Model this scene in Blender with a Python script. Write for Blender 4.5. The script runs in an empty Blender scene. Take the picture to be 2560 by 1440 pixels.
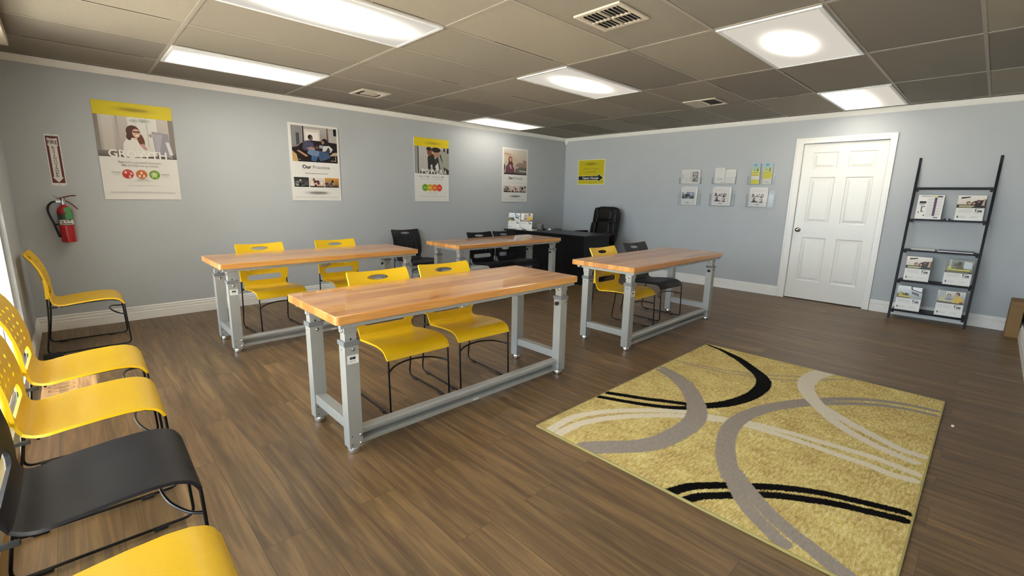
import bpy, bmesh, math, random
from mathutils import Vector, Matrix
from mathutils.geometry import delaunay_2d_cdt

# ------------------------------------------------------------------ camera
sc = bpy.context.scene
C = sc.collection
cam_data = bpy.data.cameras.new('camera')
cam = bpy.data.objects.new('camera', cam_data)
C.objects.link(cam)
sc.camera = cam
cam_data.sensor_fit = 'HORIZONTAL'
cam_data.sensor_width = 36.0
cam_data.lens = 36.0 * 1142.6 / 2560.0
cam_data.clip_start = 0.02
cam_data.clip_end = 200
YAW, PITCH, ROLL, CAMH = 0.8041749, -0.1995848, 0.0188930, 1.2983
_f = Vector((math.cos(YAW) * math.cos(PITCH), math.sin(YAW) * math.cos(PITCH), math.sin(PITCH)))
_r = Vector((math.sin(YAW), -math.cos(YAW), 0))
_u = _r.cross(_f)
_r2 = _r * math.cos(ROLL) + _u * math.sin(ROLL)
_u2 = _r2.cross(_f)
M = Matrix((( _r2.x, _u2.x, -_f.x, 0), (_r2.y, _u2.y, -_f.y, 0), (_r2.z, _u2.z, -_f.z, CAMH), (0, 0, 0, 1)))
cam.matrix_world = M

# ------------------------------------------------------------------ world, sun, exposure
world = bpy.data.worlds.new('daylight')
sc.world = world
world.use_nodes = True
wn = world.node_tree.nodes
wn['Background'].inputs['Color'].default_value = (0.80, 0.90, 1.0, 1)
wn['Background'].inputs['Strength'].default_value = 1.3
sun_d = bpy.data.lights.new('sun', 'SUN')
sun_d.energy = 13.0
sun_d.angle = math.radians(0.6)
sun_d.color = (1.0, 0.86, 0.68)
sun = bpy.data.objects.new('sun', sun_d)
C.objects.link(sun)
SUN_EL = math.radians(60)
sun.rotation_euler = Vector((math.cos(SUN_EL), 0, -math.sin(SUN_EL))).to_track_quat('-Z', 'Y').to_euler()
sun.location = (-6, 2, 9)
vs = sc.view_settings
vs.view_transform = 'Standard'
vs.look = 'None'
vs.gamma = 1.0
vs.use_curve_mapping = False
sc.cycles.transparent_max_bounces = 24
vs.exposure = 2.82
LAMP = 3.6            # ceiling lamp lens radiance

# ------------------------------------------------------------------ room numbers
H = 2.368             # ceiling
YA = 5.826            # wall with the posters
XB = 6.964            # wall with the door
XC = -0.33            # glazed shop front
YD = -0.36            # wall behind the camera
T = 0.6096
GX0, GY0 = 0.7057, 2.0519

def lin(c):
    if isinstance(c, str):
        c = c.lstrip('#'); c = [int(c[i:i + 2], 16) / 255 for i in (0, 2, 4)]
    return tuple((x / 12.92 if x <= 0.04045 else ((x + 0.055) / 1.055) ** 2.4) for x in c[:3])

# ------------------------------------------------------------------ materials
def new_mat(name):
    m = bpy.data.materials.new(name); m.use_nodes = True
    nt = m.node_tree
    return m, nt, nt.nodes['Principled BSDF']

def N(nt, typ, **kw):
    n = nt.nodes.new(typ)
    for k, v in kw.items():
        if k in ('i',):
            for kk, vv in v.items(): n.inputs[kk].default_value = vv
        else: setattr(n, k, v)
    return n

def L(nt, a, b): nt.links.new(a, b)

def mixc(nt, fac, a, b, mode='MIX'):
    n = nt.nodes.new('ShaderNodeMix'); n.data_type = 'RGBA'; n.blend_type = mode
    for s, v in ((n.inputs[0], fac), (n.inputs[6], a), (n.inputs[7], b)):
        if isinstance(v, (int, float)): s.default_value = v
        elif isinstance(v, tuple): s.default_value = (*v[:3], 1)
        else: L(nt, v, s)
    return n.outputs[2]

def math_(nt, op, a, b=None, c=None):
    n = nt.nodes.new('ShaderNodeMath'); n.operation = op
    for s, v in zip(n.inputs, (a, b, c)):
        if v is None: continue
        if isinstance(v, (int, float)): s.default_value = v
        else: L(nt, v, s)
    return n.outputs[0]

def simple(name, col, rough=0.5, metal=0.0, noise=0.0, nscale=40, bump=0.0, bscale=200, coat=0.0, spec=0.5, trans=0.0):
    m, nt, p = new_mat(name)
    c = lin(col)
    tc = N(nt, 'ShaderNodeTexCoord')
    nz = N(nt, 'ShaderNodeTexNoise', i={'Scale': nscale, 'Detail': 4})
    L(nt, tc.outputs['Object'], nz.inputs['Vector'])
    k = noise
    L(nt, mixc(nt, nz.outputs[0], tuple(x * (1 - k) for x in c), tuple(min(1, x * (1 + k)) for x in c)), p.inputs['Base Color'])
    p.inputs['Roughness'].default_value = rough
    p.inputs['Metallic'].default_value = metal
    p.inputs['Coat Weight'].default_value = coat
    p.inputs['Specular IOR Level'].default_value = spec
    if trans: p.inputs['Transmission Weight'].default_value = trans
    if bump:
        b2 = N(nt, 'ShaderNodeTexNoise', i={'Scale': bscale, 'Detail': 2})
        L(nt, tc.outputs['Object'], b2.inputs['Vector'])
        bp = N(nt, 'ShaderNodeBump', i={'Strength': bump, 'Distance': 0.002})
        L(nt, b2.outputs[0], bp.inputs['Height']); L(nt, bp.outputs[0], p.inputs['Normal'])
    return m

MT = {}
MT['wall'] = simple('wall_paint', '#bbbfc2', 0.62, noise=0.03, nscale=3, bump=0.25, bscale=90, spec=0.35)
MT['trim'] = simple('white_trim_paint', '#f3f1ec', 0.35, noise=0.02)
MT['door'] = simple('white_door_paint', '#f1efe9', 0.32, noise=0.02)
MT['chrome'] = simple('chrome', '#d8d8d8', 0.12, 1.0)
MT['steel'] = simple('grey_powder_coat', '#a9a9a4', 0.38, 0.25, noise=0.04, nscale=60, bump=0.1, bscale=600)
MT['steel_dark'] = simple('grey_collar_plastic', '#77787a', 0.45)
MT['bolt'] = simple('zinc_bolt', '#c9c9c6', 0.25, 1.0)
MT['hole'] = simple('hole_black', '#101010', 0.8)
MT['yellow'] = simple('yellow_plastic', '#edc019', 0.36, noise=0.02, bump=0.12, bscale=900)
MT['blackpl'] = simple('black_plastic', '#1b1b21', 0.48, spec=0.35, noise=0.05, bump=0.12, bscale=900)
MT['rod'] = simple('black_rod', '#141213', 0.3, 0.3)
MT['rubber'] = simple('black_rubber', '#1a1a1a', 0.6)
MT['desk'] = simple('black_laminate', '#101012', 0.36, spec=0.3, noise=0.12, nscale=20)
MT['leather'] = simple('black_leather', '#100e0b', 0.45, spec=0.35, bump=0.3, bscale=300)
MT['shelf'] = simple('black_shelf_lacquer', '#101118', 0.42, spec=0.2)
MT['card'] = simple('cardboard', '#8f7048', 0.8, noise=0.08, nscale=80)
MT['red'] = simple('red_enamel', '#b01018', 0.25, coat=0.3)
MT['darkred'] = simple('dark_red_handle', '#6a1414', 0.35)
MT['green'] = simple('green_tag', '#4f9a5c', 0.6)
MT['vent'] = simple('vent_beige', '#bdb3a3', 0.5)
MT['ventdark'] = simple('duct_dark', '#2b2822', 0.9)
MT['paper'] = simple('paper_white', '#e6e4e0', 0.55, noise=0.01)
MT['tgrid'] = simple('ceiling_grid_paint', '#938b80', 0.5, noise=0.03)
MT['blind'] = simple('valance_cream', '#d9d0bd', 0.5)
MT['frame'] = simple('white_window_frame', '#d8dadd', 0.4)
MT['pave'] = simple('concrete', '#c8c5bf', 0.85, noise=0.1, nscale=3)
MT['smoke'] = simple('black_glossy', '#0d0d0f', 0.15)
MT['greyp'] = simple('grey_plastic', '#8c8a86', 0.5)

def clear_mat(name, tint, rough=0.03, mixf=0.86):
    m, nt, p = new_mat(name)
    nt.nodes.remove(p)
    tr = N(nt, 'ShaderNodeBsdfTransparent'); tr.inputs[0].default_value = (*tint, 1)
    gl = N(nt, 'ShaderNodeBsdfGlossy'); gl.inputs['Roughness'].default_value = rough
    fr = N(nt, 'ShaderNodeFresnel', i={'IOR': 1.45})
    mx = N(nt, 'ShaderNodeMixShader')
    L(nt, math_(nt, 'MULTIPLY', fr.outputs[0], mixf), mx.inputs[0])
    L(nt, tr.outputs[0], mx.inputs[1]); L(nt, gl.outputs[0], mx.inputs[2])
    L(nt, mx.outputs[0], nt.nodes['Material Output'].inputs[0])
    return m
MT['glass'] = clear_mat('window_glass', (0.93, 0.96, 0.97), 0.03, 0.8)
MT['acrylic'] = clear_mat('clear_acrylic', (0.98, 0.985, 0.985), 0.10, 0.4)

# printed surfaces: colours of the print are kept per face corner
def print_mat():
    m, nt, p = new_mat('printed_sheet')
    at = N(nt, 'ShaderNodeAttribute', attribute_name='ink')
    L(nt, at.outputs['Color'], p.inputs['Base Color'])
    p.inputs['Roughness'].default_value = 0.42
    return m
MT['print'] = print_mat()

def floor_mat():
    m, nt, p = new_mat('vinyl_plank_floor')
    tc = N(nt, 'ShaderNodeTexCoord')
    mp = N(nt, 'ShaderNodeMapping'); mp.inputs['Rotation'].default_value = (0, 0, math.pi / 2)
    L(nt, tc.outputs['Object'], mp.inputs['Vector'])
    br = N(nt, 'ShaderNodeTexBrick', offset=0.37, offset_frequency=2, squash=1.0)
    for k, v in {'Scale': 1.0, 'Mortar Size': 0.0012, 'Mortar Smooth': 0.3, 'Bias': 0.0, 'Brick Width': 1.22, 'Row Height': 0.182}.items():
        br.inputs[k].default_value = v
    br.inputs['Color1'].default_value = (0, 0, 0, 1); br.inputs['Color2'].default_value = (1, 1, 1, 1)
    br.inputs['Mortar'].default_value = (0.5, 0.5, 0.5, 1)
    L(nt, mp.outputs[0], br.inputs['Vector'])
    # grain offset by plank
    sep = N(nt, 'ShaderNodeSeparateColor'); L(nt, br.outputs['Color'], sep.inputs[0])
    comb = N(nt, 'ShaderNodeCombineXYZ')
    L(nt, math_(nt, 'MULTIPLY', sep.outputs[0], 37.0), comb.inputs[2])
    add = N(nt, 'ShaderNodeVectorMath', operation='ADD')
    L(nt, mp.outputs[0], add.inputs[0]); L(nt, comb.outputs[0], add.inputs[1])
    m2 = N(nt, 'ShaderNodeMapping'); m2.inputs['Scale'].default_value = (0.75, 11, 1)
    L(nt, add.outputs[0], m2.inputs[0])
    g = N(nt, 'ShaderNodeTexNoise', i={'Scale': 2.2, 'Detail': 8, 'Roughness': 0.6, 'Distortion': 0.7}); L(nt, m2.outputs[0], g.inputs[0])
    m3 = N(nt, 'ShaderNodeMapping'); m3.inputs['Scale'].default_value = (1.6, 75, 1)
    L(nt, add.outputs[0], m3.inputs[0])
    g2 = N(nt, 'ShaderNodeTexNoise', i={'Scale': 2.0, 'Detail': 5, 'Roughness': 0.6, 'Distortion': 0.3}); L(nt, m3.outputs[0], g2.inputs[0])
    m4 = N(nt, 'ShaderNodeMapping'); m4.inputs['Scale'].default_value = (1.0, 3.0, 1)
    L(nt, add.outputs[0], m4.inputs[0])
    g3 = N(nt, 'ShaderNodeTexNoise', i={'Scale': 2.6, 'Detail': 3, 'Roughness': 0.5, 'Distortion': 0.8}); L(nt, m4.outputs[0], g3.inputs[0])
    r1 = N(nt, 'ShaderNodeValToRGB'); L(nt, g.outputs[0], r1.inputs[0])
    e = r1.color_ramp.elements
    e[0].position = 0.30; e[0].color = (*lin('#4d3927'), 1)
    e[1].position = 0.72; e[1].color = (*lin('#98794f'), 1)
    c = r1.color_ramp.elements.new(0.5); c.color = (*lin('#71583a'), 1)
    col = mixc(nt, 0.32, r1.outputs[0], g2.outputs[0], 'OVERLAY')
    col = mixc(nt, math_(nt, 'MULTIPLY', g3.outputs[0], 0.45), col, lin('#62503c'), 'MIX')
    tone = N(nt, 'ShaderNodeMapRange'); L(nt, sep.outputs[0], tone.inputs[0])
    tone.inputs['To Min'].default_value = 0.84; tone.inputs['To Max'].default_value = 1.17
    cc = N(nt, 'ShaderNodeCombineColor')
    for i in range(3): L(nt, tone.outputs[0], cc.inputs[i])
    col = mixc(nt, 1.0, col, cc.outputs[0], 'MULTIPLY')
    col = mixc(nt, math_(nt, 'MULTIPLY', br.outputs['Fac'], 0.6), col, lin('#2c2118'))
    L(nt, col, p.inputs['Base Color'])
    rr = N(nt, 'ShaderNodeMapRange'); L(nt, g2.outputs[0], rr.inputs[0])
    rr.inputs['To Min'].default_value = 0.34; rr.inputs['To Max'].default_value = 0.52
    L(nt, rr.outputs[0], p.inputs['Roughness'])
    p.inputs['Specular IOR Level'].default_value = 0.5
    bp = N(nt, 'ShaderNodeBump', i={'Strength': 0.25, 'Distance': 0.001})
    L(nt, math_(nt, 'SUBTRACT', g2.outputs[0], math_(nt, 'MULTIPLY', br.outputs['Fac'], 1.5)), bp.inputs['Height'])
    L(nt, bp.outputs[0], p.inputs['Normal'])
    return m
MT['floor'] = floor_mat()

def wood_mat():
    m, nt, p = new_mat('butcher_block_maple')
    tc = N(nt, 'ShaderNodeTexCoord')
    oi = N(nt, 'ShaderNodeObjectInfo')
    off = N(nt, 'ShaderNodeCombineXYZ'); L(nt, math_(nt, 'MULTIPLY', oi.outputs['Random'], 3.0), off.inputs[0])
    add0 = N(nt, 'ShaderNodeVectorMath', operation='ADD'); L(nt, tc.outputs['Object'], add0.inputs[0]); L(nt, off.outputs[0], add0.inputs[1])
    br = N(nt, 'ShaderNodeTexBrick', offset=0.43, offset_frequency=3, squash=0.7, squash_frequency=2)
    for k, v in {'Scale': 1.0, 'Mortar Size': 0.0004, 'Mortar Smooth': 0.2, 'Bias': 0.0, 'Brick Width': 1.7, 'Row Height': 0.052}.items():
        br.inputs[k].default_value = v
    br.inputs['Color1'].default_value = (0, 0, 0, 1); br.inputs['Color2'].default_value = (1, 1, 1, 1)
    br.inputs['Mortar'].default_value = (0.3, 0.3, 0.3, 1)
    L(nt, add0.outputs[0], br.inputs['Vector'])
    sep = N(nt, 'ShaderNodeSeparateColor'); L(nt, br.outputs['Color'], sep.inputs[0])
    comb = N(nt, 'ShaderNodeCombineXYZ'); L(nt, math_(nt, 'MULTIPLY', sep.outputs[0], 23.0), comb.inputs[2])
    add = N(nt, 'ShaderNodeVectorMath', operation='ADD'); L(nt, add0.outputs[0], add.inputs[0]); L(nt, comb.outputs[0], add.inputs[1])
    mp = N(nt, 'ShaderNodeMapping'); mp.inputs['Scale'].default_value = (2.0, 30, 30); L(nt, add.outputs[0], mp.inputs[0])
    g = N(nt, 'ShaderNodeTexNoise', i={'Scale': 1.6, 'Detail': 6, 'Roughness': 0.6, 'Distortion': 0.9}); L(nt, mp.outputs[0], g.inputs[0])
    r = N(nt, 'ShaderNodeValToRGB'); L(nt, sep.outputs[0], r.inputs[0])
    e = r.color_ramp.elements
    e[0].position = 0.0; e[0].color = (*lin('#bc7a36'), 1)
    e[1].position = 1.0; e[1].color = (*lin('#e2a35a'), 1)
    a = r.color_ramp.elements.new(0.25); a.color = (*lin('#cc8942'), 1)
    b = r.color_ramp.elements.new(0.6); b.color = (*lin('#d6964a'), 1)
    col = mixc(nt, 0.62, r.outputs[0], g.outputs[0], 'OVERLAY')
    dark = N(nt, 'ShaderNodeMapRange'); L(nt, g.outputs[0], dark.inputs[0])
    dark.inputs['From Min'].default_value = 0.36; dark.inputs['From Max'].default_value = 0.2; dark.inputs['To Max'].default_value = 0.6
    col = mixc(nt, dark.outputs[0], col, lin('#86552c'))
    col = mixc(nt, math_(nt, 'MULTIPLY', br.outputs['Fac'], 0.3), col, lin('#8a5c34'))
    L(nt, col, p.inputs['Base Color'])
    p.inputs['Roughness'].default_value = 0.3
    p.inputs['Coat Weight'].default_value = 0.7
    p.inputs['Coat Roughness'].default_value = 0.03
    return m
MT['wood'] = wood_mat()

def ceiling_mat():
    m, nt, p = new_mat('acoustic_ceiling_tile')
    tc = N(nt, 'ShaderNodeTexCoord')
    mp = N(nt, 'ShaderNodeMapping')
    mp.inputs['Location'].default_value = (-GX0 / (2 * T), -GY0 / T, 0)
    mp.inputs['Scale'].default_value = (1 / (2 * T), 1 / T, 1)
    L(nt, tc.outputs['Object'], mp.inputs[0])
    fl = N(nt, 'ShaderNodeVectorMath', operation='FLOOR'); L(nt, mp.outputs[0], fl.inputs[0])
    wnz = N(nt, 'ShaderNodeTexWhiteNoise', noise_dimensions='2D'); L(nt, fl.outputs[0], wnz.inputs[0])
    r = N(nt, 'ShaderNodeValToRGB'); L(nt, wnz.outputs[0], r.inputs[0])
    e = r.color_ramp.elements
    e[0].color = (*lin('#767068'), 1); e[1].color = (*lin('#928a7d'), 1)
    vo = N(nt, 'ShaderNodeTexVoronoi', i={'Scale': 95.0}); L(nt, tc.outputs['Object'], vo.inputs['Vector'])
    nz = N(nt, 'ShaderNodeTexNoise', i={'Scale': 30.0, 'Detail': 3}); L(nt, tc.outputs['Object'], nz.inputs[0])
    pit = math_(nt, 'MULTIPLY', math_(nt, 'LESS_THAN', vo.outputs['Distance'], 0.22), math_(nt, 'GREATER_THAN', nz.outputs[0], 0.53))
    some = math_(nt, 'GREATER_THAN', wnz.outputs[0], 0.52)
    pit = math_(nt, 'MULTIPLY', pit, some)
    col = mixc(nt, math_(nt, 'MULTIPLY', pit, 0.55), r.outputs[0], lin('#5b5243'))
    L(nt, col, p.inputs['Base Color'])
    p.inputs['Roughness'].default_value = 0.85
    bn = N(nt, 'ShaderNodeTexNoise', i={'Scale': 260.0, 'Detail': 2}); L(nt, tc.outputs['Object'], bn.inputs[0])
    bp = N(nt, 'ShaderNodeBump', i={'Strength': 0.35, 'Distance': 0.001}); L(nt, bn.outputs[0], bp.inputs['Height'])
    L(nt, bp.outputs[0], p.inputs['Normal'])
    return m
MT['tile'] = ceiling_mat()

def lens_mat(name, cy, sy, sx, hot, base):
    # ribbed lamp lens: view-dependent hot spot painted into the emission, offset per lamp
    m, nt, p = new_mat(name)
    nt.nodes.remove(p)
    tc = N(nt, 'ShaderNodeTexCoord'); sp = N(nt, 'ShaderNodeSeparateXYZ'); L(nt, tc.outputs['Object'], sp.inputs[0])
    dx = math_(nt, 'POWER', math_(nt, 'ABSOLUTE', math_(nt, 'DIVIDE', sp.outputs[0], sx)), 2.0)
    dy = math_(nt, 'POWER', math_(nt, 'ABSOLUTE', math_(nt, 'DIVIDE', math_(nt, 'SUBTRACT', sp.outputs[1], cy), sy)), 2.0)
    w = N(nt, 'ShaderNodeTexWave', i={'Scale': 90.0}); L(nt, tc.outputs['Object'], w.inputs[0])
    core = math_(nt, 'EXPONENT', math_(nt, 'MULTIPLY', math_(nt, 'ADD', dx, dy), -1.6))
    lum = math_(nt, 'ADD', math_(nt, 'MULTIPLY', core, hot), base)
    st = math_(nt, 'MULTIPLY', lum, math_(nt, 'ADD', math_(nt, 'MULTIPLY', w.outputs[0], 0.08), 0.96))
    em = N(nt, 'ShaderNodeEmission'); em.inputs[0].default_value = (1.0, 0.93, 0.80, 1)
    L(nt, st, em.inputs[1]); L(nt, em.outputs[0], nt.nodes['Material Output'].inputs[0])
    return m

# ------------------------------------------------------------------ mesh building
class MB:
    """collects geometry for ONE mesh object"""
    def __init__(self): self.v = []; self.f = []; self.mi = []; self.mats = []; self.sm = []; self.cols = None; self.fc = []
    def midx(self, m):
        if m not in self.mats: self.mats.append(m)
        return self.mats.index(m)
    def add(self, vs, fs, m, smooth=False, xf=None, col=None):
        b = len(self.v)
        if xf is not None: vs = [xf @ Vector(p) for p in vs]
        self.v += [tuple(p) for p in vs]
        k = self.midx(m)
        for f in fs:
            self.f.append([i + b for i in f]); self.mi.append(k); self.sm.append(smooth); self.fc.append(col)
        return self
    def box(self, x0, x1, y0, y1, z0, z1, m, xf=None):
        vs = [(x, y, z) for x in (x0, x1) for y in (y0, y1) for z in (z0, z1)]
        fs = [(0, 1, 3, 2), (4, 6, 7, 5), (0, 4, 5, 1), (2, 3, 7, 6), (0, 2, 6, 4), (1, 5, 7, 3)]
        return self.add(vs, fs, m, xf=xf)
    def prism(self, pts, a0, a1, axis, m, xf=None, smooth=False):
        """extrude a 2D outline; axis = extrude direction"""
        n = len(pts)
        def P(p, a): return {'x': (a, p[0], p[1]), 'y': (p[0], a, p[1]), 'z': (p[0], p[1], a)}[axis]
        vs = [P(p, a0) for p in pts] + [P(p, a1) for p in pts]
        fs = [tuple(range(n))[::-1], tuple(range(n, 2 * n))]
        self.add(vs, fs, m, xf=xf)
        b = len(self.v) - 2 * n
        k = self.midx(m)
        for i in range(n):
            j = (i + 1) % n
            self.f.append([b + i, b + j, b + n + j, b + n + i]); self.mi.append(k); self.sm.append(smooth); self.fc.append(None)
        return self
    def tube(self, path, r, m, n=10, caps=True, xf=None):
        path = [Vector(p) for p in path]
        rs = r if isinstance(r, (list, tuple)) else [r] * len(path)
        vs = []; fs = []
        t0 = (path[1] - path[0]).normalized()
        up = Vector((0, 0, 1)) if abs(t0.z) < 0.9 else Vector((1, 0, 0))
        nrm = t0.cross(up).normalized()
        for i, p in enumerate(path):
            if i == 0: t = t0
            elif i == len(path) - 1: t = (path[-1] - path[-2]).normalized()
            else: t = ((path[i + 1] - p).normalized() + (p - path[i - 1]).normalized()).normalized()
            nrm = (nrm - t * nrm.dot(t)).normalized()
            bi = t.cross(nrm)
            for k in range(n):
                a = 2 * math.pi * k / n
                vs.append(p + (nrm * math.cos(a) + bi * math.sin(a)) * rs[i])
        for i in range(len(path) - 1):
            for k in range(n):
                fs.append((i * n + k, i * n + (k + 1) % n, (i + 1) * n + (k + 1) % n, (i + 1) * n + k))
        self.add(vs, fs, m, True, xf)
        if caps:
            b = len(vs)
            self.add(vs[:n], [tuple(range(n))[::-1]], m, False, xf)
            self.add(vs[b - n:], [tuple(range(n))], m, False, xf)
        return self
    def lathe(self, prof, m, c=(0, 0, 0), n=24, xf=None, smooth=True):
        vs = []; fs = []
        for r, z in prof:
            for k in range(n):
                a = 2 * math.pi * k / n
                vs.append((c[0] + r * math.cos(a), c[1] + r * math.sin(a), c[2] + z))
        for i in range(len(prof) - 1):
            for k in range(n):
                fs.append((i * n + k, i * n + (k + 1) % n, (i + 1) * n + (k + 1) % n, (i + 1) * n + k))
        fs.append(tuple(range(n))[::-1]); fs.append(tuple(range((len(prof) - 1) * n, len(prof) * n)))
        return self.add(vs, fs, m, smooth, xf)
    def pillow(self, c, s, m, e=0.35, nu=20, nv=12, xf=None):
        """superellipsoid cushion"""
        sg = lambda x, p: math.copysign(abs(x) ** p, x)
        vs = []; fs = []
        for i in range(nv + 1):
            v = -math.pi / 2 + math.pi * i / nv
            for k in range(nu):
                u = 2 * math.pi * k / nu
                vs.append((c[0] + s[0] * sg(math.cos(v), e) * sg(math.cos(u), e), c[1] + s[1] * sg(math.cos(v), e) * sg(math.sin(u), e), c[2] + s[2] * sg(math.sin(v), e)))
        for i in range(nv):
            for k in range(nu):
                fs.append((i * nu + k, i * nu + (k + 1) % nu, (i + 1) * nu + (k + 1) % nu, (i + 1) * nu + k))
        return self.add(vs, fs, m, True, xf)
    def build(self, name, parent=None, loc=None, rot=None, bevel=0, bseg=2, angle=40):
        me = bpy.data.meshes.new(name)
        me.from_pydata(self.v, [], self.f)
        for m in self.mats: me.materials.append(m)
        me.polygons.foreach_set('material_index', self.mi)
        me.polygons.foreach_set('use_smooth', self.sm)
        if any(c is not None for c in self.fc):
            at = me.color_attributes.new('ink', 'FLOAT_COLOR', 'CORNER')
            for p, c in zip(me.polygons, self.fc):
                for n_, li in enumerate(p.loop_indices):
                    if c is None: cc = (0.8, 0.8, 0.8)
                    elif isinstance(c[0], (list, tuple)): cc = c[n_ % len(c)]
                    else: cc = c
                    at.data[li].color = (*cc, 1)
        bm = bmesh.new(); bm.from_mesh(me)
        bmesh.ops.remove_doubles(bm, verts=bm.verts, dist=1e-6) if not any(c is not None for c in self.fc) else None
        if not any(c is not None for c in self.fc):
            bmesh.ops.recalc_face_normals(bm, faces=bm.faces)
        for e in bm.edges:
            if len(e.link_faces) == 2 and e.calc_face_angle(0) > math.radians(angle): e.smooth = False
        bm.to_mesh(me); bm.free()
        o = bpy.data.objects.new(name, me); C.objects.link(o)
        if parent is not None: o.parent = parent
        if loc is not None: o.location = loc
        if rot is not None: o.rotation_euler = rot
        if bevel:
            b = o.modifiers.new('bevel', 'BEVEL'); b.width = bevel; b.segments = bseg; b.limit_method = 'ANGLE'; b.angle_limit = math.radians(40)
        return o

def thing(name, label, cat, loc=(0, 0, 0), rotz=0.0, group=None, rot=None):
    o = bpy.data.objects.new(name, None); C.objects.link(o)
    o.empty_display_size = 0.1
    o.location = loc; o.rotation_euler = rot if rot is not None else (0, 0, rotz)
    tag(o, label, cat, group)
    return o

def tag(o, label, cat, group=None):
    o['label'] = label; o['category'] = cat
    if group: o['group'] = group
    return o

def struct(o):
    o['kind'] = 'structure'; return o

def copy_tree(o, parent=None):
    c = o.copy(); C.objects.link(c)
    if parent is not None: c.parent = parent
    for ch in list(o.children): copy_tree(ch, c)
    return c

def bend(pts, r, n=5):
    """polyline with rounded corners"""
    pts = [Vector(p) for p in pts]
    rr = r if isinstance(r, (list, tuple)) else [r] * len(pts)
    out = [pts[0]]
    for i in range(1, len(pts) - 1):
        a = (pts[i - 1] - pts[i]); b = (pts[i + 1] - pts[i])
        d = min(rr[i], a.length * 0.49, b.length * 0.49)
        A = pts[i] + a.normalized() * d; B = pts[i] + b.normalized() * d
        for k in range(n + 1):
            t = k / n
            out.append(A * (1 - t) ** 2 + pts[i] * 2 * t * (1 - t) + B * t ** 2)
    out.append(pts[-1])
    return out
def spline(pts, n=6):
    P = [Vector(p) for p in pts]; P = [P[0] * 2 - P[1]] + P + [P[-1] * 2 - P[-2]]
    out = []
    for i in range(1, len(P) - 2):
        for k in range(n):
            t = k / n
            out.append(0.5 * ((2 * P[i]) + (P[i + 1] - P[i - 1]) * t + (2 * P[i - 1] - 5 * P[i] + 4 * P[i + 1] - P[i + 2]) * t * t + (3 * P[i] - P[i - 1] - 3 * P[i + 1] + P[i + 2]) * t ** 3))
    out.append(P[-2])
    return out

# ---- flat printed artwork on a local XZ plane that faces local -Y
_text_cache = {}
def text_geo(s, bold):
    key = (s, bold)
    if key in _text_cache: return _text_cache[key]
    cu = bpy.data.curves.new('lettering_curve', 'FONT'); cu.body = s; cu.size = 1.0; cu.resolution_u = 3
    cu.offset = 0.018 if bold == 1 else (-0.008 if bold == -1 else 0.0)
    o = bpy.data.objects.new('lettering_tmp', cu); C.objects.link(o)
    dg = bpy.context.evaluated_depsgraph_get(); dg.update()
    me = o.evaluated_get(dg).to_mesh()
    vs = [(v.co.x, v.co.y) for v in me.vertices]; fs = [tuple(p.vertices) for p in me.polygons]
    xs = [v[0] for v in vs]; ys = [v[1] for v in vs]
    o.evaluated_get(dg).to_mesh_clear()
    bpy.data.objects.remove(o); bpy.data.curves.remove(cu)
    _text_cache[key] = (vs, fs, min(xs), max(xs), min(ys), max(ys))
    return _text_cache[key]

class Art(MB):
    def __init__(self, m=None): super().__init__(); self.lay = 0; self.m = m or MT['print']
    def y(self, lay=None):
        self.lay += 1
        return -0.00006 * self.lay
    def rect(self, x0, x1, z0, z1, col, col2=None, vertical=True):
        y = self.y(); a = lin(col); 
        c = a if col2 is None else ([a, a, lin(col2), lin(col2)] if vertical else [a, lin(col2), lin(col2), a])
        self.add([(x0, y, z0), (x1, y, z0), (x1, y, z1), (x0, y, z1)], [(0, 1, 2, 3)], self.m, col=c); return self
    def poly(self, pts, col):
        y = self.y(); self.add([(p[0], y, p[1]) for p in pts], [tuple(range(len(pts)))], self.m, col=lin(col)); return self
    def ell(self, cx, cz, rx, rz, col, rim=None, n=22, rot=0.0):
        y = self.y(); ca, sa = math.cos(rot), math.sin(rot)
        ring = [(cx + rx * math.cos(2 * math.pi * k / n) * ca - rz * math.sin(2 * math.pi * k / n) * sa, y, cz + rx * math.cos(2 * math.pi * k / n) * sa + rz * math.sin(2 * math.pi * k / n) * ca) for k in range(n)]
        a = lin(col)
        if rim is None: self.add(ring, [tuple(range(n))], self.m, col=a)
        else:
            b = lin(rim)
            self.add([(cx, y, cz)] + ring, [(0, 1 + k, 1 + (k + 1) % n) for k in range(n)], self.m, col=[a, b, b])
        return self
    def text(self, s, x0, x1, z0, col, h=None, bold=0):
        vs, fs, a, b, c, d = text_geo(s, bold); y = self.y()
        sx = (x1 - x0) / (b - a); sz = sx if h is None else h / 0.73
        self.add([(x0 + (v[0] - a) * sx, y, z0 + v[1] * sz) for v in vs], fs, self.m, col=lin(col)); return self
    def lines(self, x0, x1, z, n, dz, col, th=0.0016, ragged=0.0):
        for k in range(n):
            r = ragged * ((k * 37) % 10) / 10
            self.rect(x0 + r * 0.5, x1 - r, z - k * dz - th / 2, z - k * dz + th / 2, col)
        return self

# ================================================================== THE ROOM
# floor
b = MB(); b.box(XC - 0.12, XB + 0.15, YD - 0.12, YA + 0.12, -0.06, 0.0, MT['floor']); struct(b.build('floor'))
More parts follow.
